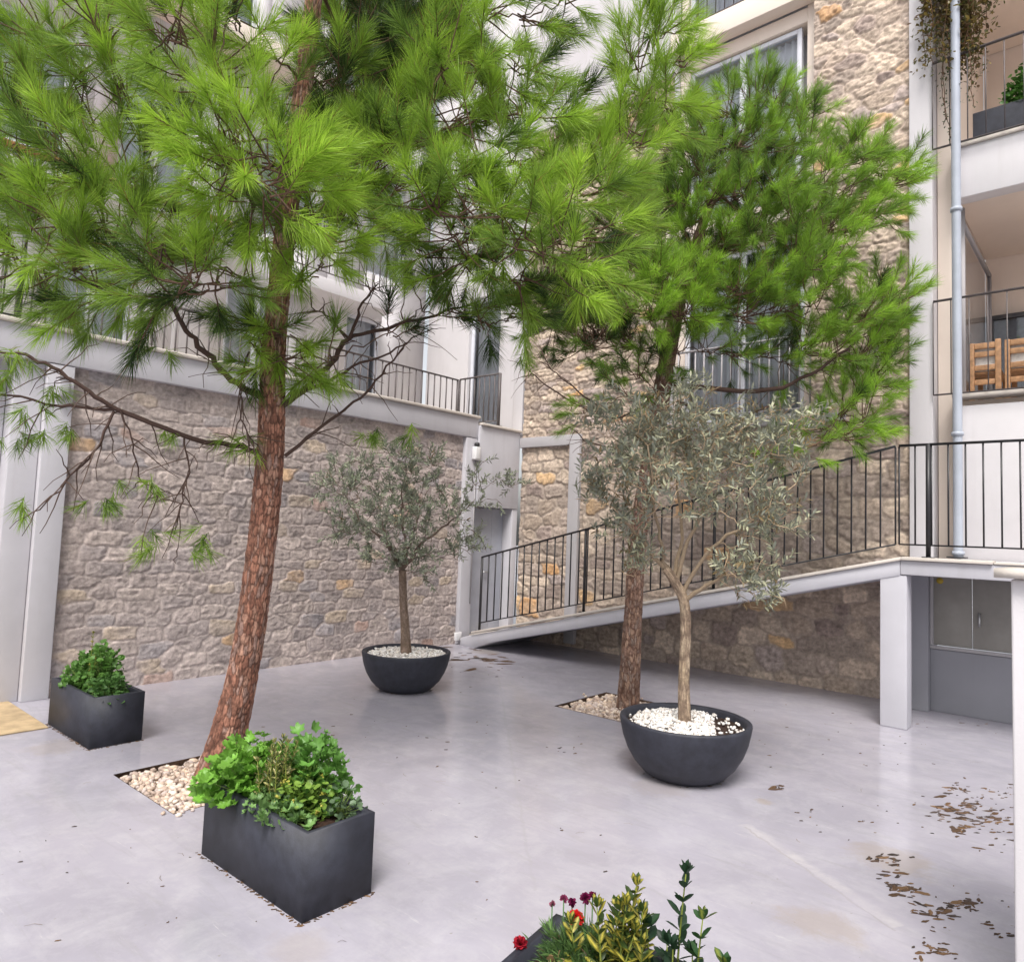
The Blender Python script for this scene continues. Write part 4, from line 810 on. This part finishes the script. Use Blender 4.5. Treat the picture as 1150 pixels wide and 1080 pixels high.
GR = [(206, 186, 170), (188, 166, 150), (222, 206, 190), (168, 150, 138), (214, 190, 168), (196, 180, 172)]
def bed(h, n, label):
    P = np.stack([rng.uniform(h[0]+.02, h[1]-.02, n), rng.uniform(h[2]+.02, h[3]-.02, n), rng.uniform(-.05, -.008, n)], 1)
    m_ = 12; e = rng.random(m_)*4; k_ = e.astype(int); f = e-k_; o_ = np.abs(rng.normal(size=m_))*.03+.012
    ex = np.where(k_ == 0, h[0]-o_, np.where(k_ == 1, h[1]+o_, h[0]+f*(h[1]-h[0]))); ey = np.where(k_ == 2, h[2]-o_, np.where(k_ == 3, h[3]+o_, h[2]+f*(h[3]-h[2])))
    P = np.concatenate([P, np.stack([ex, ey, np.full(m_, .008)], 1)])
    stones('gravel', P, .021, GR, label, 'gravel')
bed(HOLES[0], 2100, 'pale pink-beige gravel filling the square bed around the big leaning pine')
bed(HOLES[1], 2100, 'pale gravel filling the square bed of the pine behind the right bowl')

def box_planter(loc, rz, label):
    """0.86 x 0.35 x 0.345, origin at centre of the footprint"""
    t = thing('box_planter', label, 'planter', loc, 'rectangular anthracite box planters', rz); k = MB()
    X, Y, Z, w = .43, .172, .345, .028
    bm = bmesh.new()
    vs = {}
    for nme, x, y, z in [('o', X, Y, 0), ('O', X, Y, Z), ('I', X-w, Y-w, Z), ('i', X-w, Y-w, Z-.09)]:
        vs[nme] = [bm.verts.new((sx*x, sy*y, z)) for sx, sy in ((-1, -1), (1, -1), (1, 1), (-1, 1))]
    for a, b in (('o', 'O'), ('O', 'I'), ('I', 'i')):
        for q in range(4): bm.faces.new((vs[a][q], vs[a][(q+1) % 4], vs[b][(q+1) % 4], vs[b][q]))
    bm.faces.new(vs['o'][::-1]); bm.faces.new(vs['i'])
    bmesh.ops.bevel(bm, geom=[e for e in bm.edges if len(e.link_faces) == 2 and e.calc_face_angle(0) > .5], offset=.006, segments=2, affect='EDGES')
    k.bm(bm); k.build('box', M['anthracite'], t, local=True)
    k = MB(); nx, ny = 60, 26; u, v = np.meshgrid(np.linspace(-X+w, X-w, nx), np.linspace(-Y+w, Y-w, ny), indexing='ij'); z = Z-.055+.035*(fbm(u*9+7, v*9+7, 11)-.5)
    idx = np.arange(nx*ny).reshape(nx, ny); F = np.stack([idx[:-1, :-1], idx[1:, :-1], idx[1:, 1:], idx[:-1, 1:]], -1).reshape(-1, 4)
    k.add(np.stack([u, v, z], -1).reshape(-1, 3), F, lin(74, 54, 44)); k.build('soil', M['soil'], t, True, local=True)
    return t
def PLw(loc, rz, x, y, z=.31):
    c, s = math.cos(rz), math.sin(rz); return np.array([loc[0]+c*x-s*y, loc[1]+s*x+c*y, z])
p1 = ((-5.82, 2.065, 0), 0); p2 = ((-2.96, 1.895, 0), 0); p3 = ((-1.005, 1.862, 0), R_(8))
box_planter(*p1, 'anthracite box planter near the left wall with a low green bush')
box_planter(*p2, 'anthracite box planter before the pine overflowing with mixed light green plants')
box_planter(*p3, 'anthracite box planter cut by the bottom edge of the photo, with red flowers')

# leaf templates: (V, faces, weight of second colour per vertex)
def lobed(nl, depth, cup):
    n = nl*4; a = np.linspace(-math.pi*.86, math.pi*.86, n); r = .5*(1-depth*(.5-.5*np.cos(a*nl/.86+math.pi*(nl % 2 == 0))))
    V = [(0, .45, -.03)]+[(r[i]*1.15*math.sin(a[i]), .5+r[i]*math.cos(a[i]), cup*(r[i]/.5)**2*.35+.05*math.sin(a[i]*nl)) for i in range(n)]+[(0, .05, 0)]
    F = [np.array([(0, i+1, i) for i in range(1, n)]+[(0, 1, n+1), (0, n+1, n)])]; return np.array(V), F
OV = np.array([(0, 0, 0), (-.30, .22, .03), (.30, .22, .03), (-.46, .5, .05), (.46, .5, .05), (-.34, .8, .03), (.34, .8, .03), (0, 1, -.05), (0, .25, -.03), (0, .5, -.03), (0, .8, -.04), (-.2, .5, .0), (.2, .5, .0)])
OF = [np.array([(0, 8, 1), (0, 2, 8), (5, 10, 7), (10, 6, 7)]), np.array([(1, 8, 11, 3), (8, 2, 4, 12), (3, 11, 10, 5), (12, 4, 6, 10)]), np.array([(8, 9, 11), (8, 12, 9), (9, 10, 11), (9, 12, 10)])]
OW = np.array([.6, 0, 0, 0, 0, 0, 0, .3, 1, 1, .95, .15, .15])
def bush(name, label, cat, base, rad, hgt, n, leaf, size, col, group=None, stems=14, colvar=.5, lobes=None, upw=.5, lx=1.0, ly=1.0, m='leaf'):
    """bushy plant: stems, petioles and leaves spread through a dome"""
    t = thing(name, label, cat, base, group); st = MB(); lv = MB(); base = np.array(base)
    q = unit(rng.normal(size=(n, 3))); q[:, 2] = np.abs(q[:, 2]); f = rng.random((n, 1))**.4; sc_ = 1+.35*(fbm(q[:, 0]*2+5, q[:, 1]*2+5+q[:, 2]*2, int(abs(base[0])*1000) % 91)[:, None]-.5)*2
    P = q*f*sc_*np.array([rad*lx, rad*ly, hgt]); tips = base+P; 
    hub = base+np.stack([P[:, 0]*.35, P[:, 1]*.35, P[:, 2]*.3], 1)
    for i in range(0, n, max(1, n//(stems*4))): st.tube([base+(hub[i]-base)*[1, 1, 0], hub[i], tips[i]], [.003, .0025, .0012], 4, lin(110, 130, 70))
    dr = unit(q*np.array([1, 1, .5])+rng.normal(size=(n, 3))*.35); up = unit(np.array([0, 0, 1.])*upw+q*.8+rng.normal(size=(n, 3))*.3)
    X = frames(dr, up); s = size*(.55+.7*rng.random(n)); c = np.array(col)*(1-colvar/2+colvar*rng.random((n, 1)))*(.8+.3*f)
    V, F = leaf; inst(lv, V, F, tips-dr*(s*.5)[:, None], X, s, c)
    st.build('stems', M['twig'], t, True); lv.build('leaves', M[m], t); return t
def upright(name, label, cat, base, stems, lsize, col, edge, pair=.03, wid=.5):
    """upright stems with opposite oval leaves; col is the blade, edge the second colour along the midrib"""
    t = thing(name, label, cat, base); st = MB(); lv = MB(); base = np.array(base)
    for (dx, dy, h_, lean) in stems:
        n = int(h_/pair); tt = np.linspace(0, 1, max(4, n)); P = base+np.stack([dx+lean[0]*tt**1.5, dy+lean[1]*tt**1.5, h_*tt], 1)
        st.tube(P, np.linspace(.0042, .0018, len(P)), 5, lin(120, 130, 60))
        pos, dr, S = [], [], []
        for i, p in enumerate(P[1:]):
            f = (i+1)/len(P); a0 = i*1.57+rng.normal()*.3
            for a in (a0, a0+math.pi, a0+1.4):
                e = (.35+.7*f) if f < .95 else 1.3; pos.append(p); dr.append((math.cos(a), math.sin(a), e+rng.normal()*.2)); S.append(lsize*(.65+.5*rng.random())*(1.05-.35*f))
        for a in range(4): pos.append(P[-1]); dr.append((.35*math.cos(a*1.6), .35*math.sin(a*1.6), 1)); S.append(lsize*.62)
        pos = np.array(pos); S = np.array(S); dr = np.array(dr); c = np.array(col)*(.75+.5*rng.random((len(S), 1))); c2 = np.array(edge)*(.8+.4*rng.random((len(S), 1)))
        c2 = np.where(rng.random((len(S), 1)) < .33, c, c2)
        inst(lv, OV, OF, pos, frames(dr, unit(np.array([0, 0, 1.])+rng.normal(size=(len(S), 3))*.25)), np.stack([S*wid, S, S*.8], 1), c, OW, c2)
    st.build('stems', M['twig'], t, True); lv.build('leaves', M['leaf'], t, True); return t
G5 = lobed(5, .34, 1.0); G7 = lobed(7, .26, .8); OVL = (OV, OF)
LG = (.17, .36, .05); MG = (.075, .18, .035); DG = (.03, .085, .03)
# planter near the wall
a = p1[0]
bush('geranium_plant', 'rounded green geranium bush in the left half of the planter near the wall', 'plant', (a[0]-.17, a[1], .29), .20, .26, 520, G5, .05, (.12, .25, .055), lx=1.1, ly=.8)
bush('shrub', 'taller mid-green shrub in the back middle of the planter near the wall', 'plant', (a[0]+.06, a[1]+.03, .29), .19, .36, 760, OVL, .045, (.115, .24, .05), lx=1.0, ly=.75)
bush('shrub', 'low feathery green shrub at the right end of the planter near the wall', 'plant', (a[0]+.26, a[1]-.01, .29), .16, .19, 560, OVL, .036, (.09, .19, .05), lx=1.1, ly=.85)
upright('variegated_shrub', 'single thin yellow stem with brown tip rising from the planter near the wall', 'plant', (a[0]+.04, a[1]-.07, .29), [(0, 0, .44, (.01, 0)), (.03, .01, .26, (.03, 0))], .035, (.12, .15, .03), (.45, .36, .08), .03)
# planter before the pine
a = p2[0]
bush('geranium_plant', 'big light green geranium spilling over the left end of the planter before the pine', 'plant', (a[0]-.25, a[1]-.03, .29), .225, .26, 430, G7, .075, LG, lx=1.05, ly=1.05)
bush('geranium_plant', 'green leafy geranium at the back of the planter before the pine', 'plant', (a[0]+.03, a[1]+.09, .29), .23, .31, 420, G5, .058, (.12, .27, .05), lx=1.05, ly=.75)
upright('variegated_shrub', 'cream and green variegated euonymus amid the planter before the pine', 'plant', (a[0]-.01, a[1]-.08, .29), [(dx, dy, h_, (rng.normal()*.03, rng.normal()*.02)) for dx, dy, h_ in ((-.05, 0, .27), (-.02, .03, .30), (.01, -.01, .28), (.04, .02, .31), (.06, -.01, .26), (.02, .05, .29), (-.03, -.03, .22), (.08, .03, .27), (-.08, .02, .25), (.0, .02, .33))], .042, (.10, .14, .04), (.66, .56, .24), .018, .42)
bush('flowering_herb', 'yellow-flowered pale herb at the right of the planter before the pine', 'plant', (a[0]+.13, a[1]+.02, .29), .15, .22, 420, OVL, .034, (.20, .32, .055), lx=1.0, ly=1.0)
bush('trailing_herb', 'grey-green soft trailing herb over the front rim of the planter before the pine', 'plant', (a[0]+.10, a[1]-.10, .30), .16, .10, 170, G5, .055, (.16, .28, .09), lx=1.3, ly=.65)
bush('trailing_herb', 'thin wispy herb leaning over the right back rim of the planter before the pine', 'plant', (a[0]+.25, a[1]+.11, .30), .12, .15, 150, OVL, .03, (.11, .17, .09), lx=1.3, ly=.8)
# yellow flowers on the herb
n = 26; P = np.array([a[0]+.13, a[1]+.0, .29])+unit(np.abs(rng.normal(size=(n, 3)))*np.array([1, 1, 1.3])*np.where(rng.random((n, 3)) < .5, -1, 1)*np.array([1, 1, 0])+np.array([0, 0, .6]))*np.array([.14, .13, .21])
fo = [o for o in COL.objects if o.get('label', '').startswith('yellow-flowered')][0]; 
for p in P:
    k = MB(); d = unit(rng.normal(size=(6, 3))+np.array([0, 0, .5])); inst(k, OV, OF, np.tile(p, (6, 1)), frames(d), np.tile([.010, .013, .01], (6, 1)), np.array([.50, .46, .10])*(.7+.5*rng.random((6, 1)))); k.build('flower', M['petal'], fo)
# planter at the bottom edge
def q3(x, y, z=.29): return PLw(*p3, x, y, z)
t = thing('carnation_plant', 'grassy blue-green carnation with red and dark pink flowers in the bottom planter', 'plant', q3(-.27, .0)); nd = MB()
n = 150; qd = unit(rng.normal(size=(n, 3))*np.array([1, 1, .6])+np.array([0, 0, .75])); S = np.array(q3(-.27, .03))+rng.normal(size=(n, 3))*np.array([.035, .035, .01]); 
N0 = nd.n; needle_mesh(nd, S, qd, .07+.07*rng.random(n), 26, .045, np.full(n, .25), w=.0034, ang=(20, 55), droop=.1, start=.2)
nd.C = [c*np.array([.9, .95, 1.8]) for c in nd.C]; nd.build('blades', M['needle'], t)
k = MB(); F_ = []
for (x, y, z, s, c) in [(-.21, .03, .455, .024, (.60, .02, .02)), (-.20, .07, .50, .017, (.16, .01, .06)), (-.245, .07, .475, .014, (.15, .01, .06)), (-.185, .09, .505, .013, (.20, .015, .07)), (-.28, .08, .47, .013, (.28, .05, .12)), (-.35, -.06, .375, .022, (.35, .015, .03)), (-.31, .06, .455, .010, (.3, .1, .15))]:
    x -= .075; z -= .02; p = q3(x, y, z); n = 34; d = unit(rng.normal(size=(n, 3))+np.array([0, -.2, .6])); X = frames(d, unit(rng.normal(size=(n, 3))))
    ks = MB(); ks.tube([q3(x+.02, y-.02, .32), q3(x, y, (z+.32)/2), p], .0022, 5, lin(90, 120, 80))
    k2 = MB(); inst(k2, OV, OF, np.tile(p, (n, 1)), X, np.stack([np.full(n, s*.9), np.full(n, s*1.1), np.full(n, s*.9)], 1), np.array(c)*(.6+.7*rng.random((n, 1)))); fw = k2.build('flower', M['petal'], t); ks.build('stem', M['twig'], fw, True)
bush('dry_carnation', 'withered straw-brown tuft in front of the red carnation', 'plant', q3(-.29, -.08), .06, .08, 120, OVL, .025, (.30, .20, .10))
upright('variegated_shrub', 'bright yellow and dark green variegated euonymus in the middle of the bottom planter', 'plant', q3(-.14, .02, .275), [(dx, dy, h_, (rng.normal()*.03, rng.normal()*.02)) for dx, dy, h_ in ((-.10, -.06, .17), (-.03, .0, .25), (.0, .03, .30), (.02, -.03, .27), (.05, .03, .25), (.04, -.07, .2), (-.06, .04, .2), (.08, -.02, .19), (.02, .0, .22), (-.02, -.05, .24), (.06, .05, .2))], .062, (.05, .085, .02), (.66, .56, .09), .021, .44)
upright('euonymus_shrub', 'tall dark green euonymus sprig at the right end of the bottom planter', 'plant', q3(.01, .09, .27), [(0, 0, .36, (.02, .01)), (-.05, -.05, .2, (-.02, 0)), (.02, -.06, .18, (0, 0)), (-.03, .0, .15, (0, 0)), (.04, .02, .14, (0, 0))], .066, (.02, .05, .025), (.03, .07, .03), .033, .52)
upright('euonymus_shrub', 'yellow-stemmed dark green euonymus shoot rightmost in the bottom planter', 'plant', q3(.075, .06, .27), [(0, 0, .27, (.02, 0)), (.04, .02, .16, (.04, 0))], .062, (.03, .08, .025), (.30, .34, .06), .04, .55)
bush('shrub', 'low green filler foliage between the flowers of the bottom planter', 'plant', q3(.05, -.08), .13, .11, 170, OVL, .05, (.05, .13, .03), lx=1.5, ly=.7)

# ---- litter on the floor
def litter(name, spots, label):
    mb = MB()
    for (px, py, n, sx, sy, s) in spots:
        for i in range(n):
            p = ground(px+rng.normal()*sx, py+rng.normal()*sy) if py > 50 else (px+rng.normal()*sx, py+rng.normal()*sy); m_ = 11; a = np.linspace(0, 6.28, m_, endpoint=False); r = s*(.35+rng.random()**2*1.2)*(.55+.7*rng.random(m_)); yaw = .9+rng.normal()*.5
            x = r*np.cos(a)*1.7; y = r*np.sin(a)*.62; X = x*math.cos(yaw)-y*math.sin(yaw); Y = x*math.sin(yaw)+y*math.cos(yaw)
            z0 = .0016; V = np.concatenate([[[p[0], p[1], z0+.0035*rng.random()]], np.stack([p[0]+X*.8, p[1]+Y*.8, z0+.003*rng.random(m_)], 1), np.stack([p[0]+X, p[1]+Y, np.full(m_, .0012)], 1)])
            j = np.arange(m_); jn = (j+1) % m_
            mb.add(V, [np.stack([0*j, 1+j, 1+jn], 1), np.stack([1+j, 1+m_+j, 1+m_+jn, 1+jn], 1)], lin(*[(96, 74, 56), (82, 66, 56), (74, 64, 60), (112, 88, 66)][rng.integers(0, 4)])*(.6+.6*rng.random()))
    return tag(mb.build(name, M['litter'], None), label, 'leaf litter', None, 'stuff')
litter('leaf_litter', [(1078, 908, 60, 17, 8, .022), (1095, 925, 34, 16, 9, .018), (1110, 895, 30, 24, 8, .012), (1120, 930, 26, 14, 14, .014), (1075, 884, 14, 9, 3, .016), (990, 966, 22, 9, 4, .017), (1000, 990, 16, 10, 7, .016), (1020, 1000, 22, 11, 4, .018), (1052, 1022, 18, 14, 6, .016), (1083, 1016, 18, 10, 6, .018), (1040, 1035, 12, 16, 8, .014), (1120, 1045, 12, 12, 8, .012), (1050, 1070, 22, 12, 6, .012), (1085, 1005, 9, 30, 14, .008), (990, 920, 10, 30, 14, .009), (1010, 860, 6, 30, 20, .007)], 'brown dried mud and leaf litter on the floor by the right pillar')
litter('leaf_litter', [(538, 740, 22, 16, 3, .055), (520, 733, 10, 22, 3, .045), (560, 748, 6, 10, 3, .05)], 'brown dead leaves gathered at the foot of the ramp')
litter('leaf_litter', [(877, 883, 9, 6, 2, .02), (900, 915, 5, 20, 8, .008), (940, 925, 6, 25, 12, .009), (640, 840, 8, 12, 5, .010), (520, 760, 12, 30, 8, .008), (480, 830, 8, 50, 15, .007), (520, 900, 9, 80, 40, .007), (640, 960, 8, 60, 40, .006), (120, 980, 12, 60, 50, .006), (60, 950, 4, 20, 15, .006), (380, 800, 8, 60, 20, .007), (830, 820, 14, 90, 25, .007), (960, 830, 14, 40, 14, .010), (1080, 815, 14, 35, 6, .010)], 'scattered small dead leaves and specks over the open courtyard floor')

# dirt washed against the feet of the planters and pots
spots = []
for (q, rz) in (p1, p2, p3):
    for t_ in np.linspace(-.43, .43, 22): spots.append((*PLw(q, rz, t_, -.182)[:2], 3, .012, .005, .006))
    for t_ in np.linspace(-.17, .17, 9): spots.append((*PLw(q, rz, .44, t_)[:2], 3, .005, .012, .006))
for q in (b1, b2):
    for a_ in np.linspace(0, 6.28, 26): spots.append((q[0]+.245*math.cos(a_), q[1]+.245*math.sin(a_), 1, .012, .012, .007))
litter('dirt', spots, 'thin line of brown dirt washed against the feet of the planters')
k = MB(); n = 45; P = np.concatenate([np.stack([rng.normal(-4.2, .8, n), rng.normal(2.4, .7, n)], 1), np.stack([rng.normal(-3.2, 1.2, n), rng.normal(5.4, .9, n)], 1), np.stack([rng.uniform(-7, -.6, 20), rng.uniform(2, 8, 20)], 1)])
for x, y in P:
    if any(h_[0]-.05 < x < h_[1]+.05 and h_[2]-.05 < y < h_[3]+.05 for h_ in HOLES): continue
    a_ = rng.random()*3.14; l_ = rng.uniform(.015, .04); w_ = .0009; d_ = np.array([math.cos(a_), math.sin(a_), 0]); e_ = np.array([-d_[1], d_[0], 0]); c_ = np.array([x, y, .0015])
    k.add([c_-d_*l_-e_*w_, c_-d_*l_+e_*w_, c_+e_*(w_+.008)+[0, 0, .003], c_+e_*(.008-w_)+[0, 0, .003], c_+d_*l_+e_*w_, c_+d_*l_-e_*w_], np.array([(0, 3, 2, 1), (3, 5, 4, 2)]), lin(120, 92, 66)*(.5+.7*rng.random()))
tag(k.build('fallen_needles', M['litter']), 'thin brown fallen pine needles strewn over the courtyard floor', 'needles', None, 'stuff')

# ---- things in the loggias
def bench(x0, x1, y, z, label):
    t = thing('wooden_bench', label, 'bench', ((x0+x1)/2, y+.3, z), 'slatted wooden benches in the lower loggia'); k = MB()
    bxs(t, 'backrest', 'wood', (x0, x0+.045, y, y+.045, z, z+.62), (x1-.05, x1, y, y+.045, z, z+.64), *[(x0+.046, x1-.051, y+.008, y+.03, z+h_, z+h_+.055) for h_ in (.18, .33, .47)], (x0+.046, x1-.051, y+.006, y+.034, z+.555, z+.615), b=.005)
    bxs(t, 'seat', 'wood', *[(x0, x1, y+.06+q*.11, y+.155+q*.11, z+.30, z+.325) for q in range(5)], b=.004)
    for lx in (x0, x1-.05): bxs(t, 'leg', 'wood', (lx, lx+.045, y+.56, y+.605, z, z+.298), b=.004)
    bxs(t, 'cushion', 'cushion', (x0+.03, x1-.03, y+.05, y+.16, z+.33, z+.60), b=.03)
bench(-1.235, -.96, 8.56, 3.10, 'orange-brown slatted wooden bench beside the downpipe in the lower loggia')
bench(-.93, -.2, 8.56, 3.10, 'orange-brown slatted wooden bench cut by the right edge of the photo')
t = thing('trough_planter', 'long dark grey trough planter behind the upper loggia railing', 'planter', (-.6, 8.55, 5.69))
bxs(t, 'trough', 'anthracite', (-1.17, .3, 8.44, 8.47, 5.70, 6.13), (-1.17, .3, 8.70, 8.73, 5.70, 6.13), (-1.17, -1.14, 8.472, 8.698, 5.70, 6.13), (.27, .3, 8.472, 8.698, 5.70, 6.13), b=.006)
bxs(t, 'soil', M['soil'], (-1.138, .268, 8.472, 8.698, 5.72, 6.09), b=0)
bush('clipped_shrub', 'round clipped green shrub in the long trough of the upper loggia', 'shrub', (-.72, 8.58, 6.1), .24, .42, 900, OVL, .045, (.06, .15, .025), ly=.6)
t = thing('climbing_vine', 'olive-brown climbing vine hanging round the downpipe in the upper loggia', 'vine', (-1.25, 8.3, 6.2)); lv = MB(); st = MB()
for i in range(46):
    x = rng.uniform(-1.48, -.92); y = rng.uniform(8.02, 8.4); z1 = 8.2; z0 = 6.9+rng.random()*.5-(.5 if -1.3 < x < -1.1 or x < -1.4 else 0)+max(0, (x+1.25))*.8
    n = 16; zz = np.linspace(z1, z0, n); P = np.stack([x+np.cumsum(rng.normal(size=n))*.018, y+np.cumsum(rng.normal(size=n))*.012, zz], 1); st.tube(P, .003, 4, lin(110, 84, 62))
    m_ = 150; q = P[rng.integers(0, n, m_)]+rng.normal(size=(m_, 3))*np.array([.05, .04, .05]); d = rng.normal(size=(m_, 3))+np.array([0, -.3, -.4]); pal = np.array([(.16, .13, .05), (.10, .11, .035), (.20, .15, .04), (.13, .08, .04)])
    inst(lv, OV, OF, q, frames(d), np.stack([np.full(m_, .026), np.full(m_, .048), np.full(m_, .03)], 1)*(.7+.6*rng.random((m_, 1))), pal[rng.integers(0, 4, m_)]*(.7+.6*rng.random((m_, 1))))
for x, z0 in ((-1.42, 5.75), (-1.36, 6.0), (-1.43, 5.95), (-1.15, 6.05)):
    n = 18; P = np.stack([x+np.cumsum(rng.normal(size=n))*.012, 8.14+np.cumsum(rng.normal(size=n))*.006, np.linspace(7.0, z0, n)], 1); st.tube(P, .004, 5, lin(96, 74, 58)); m_ = 60
    q = P[rng.integers(0, n, m_)]+rng.normal(size=(m_, 3))*.025; inst(lv, OV, OF, q, frames(rng.normal(size=(m_, 3))), np.tile([.015, .03, .02], (m_, 1)), np.array([.06, .09, .03])*(.7+.6*rng.random((m_, 1))))
st.build('stems', M['twig'], t, True); lv.build('leaves', M['leaf'], t)
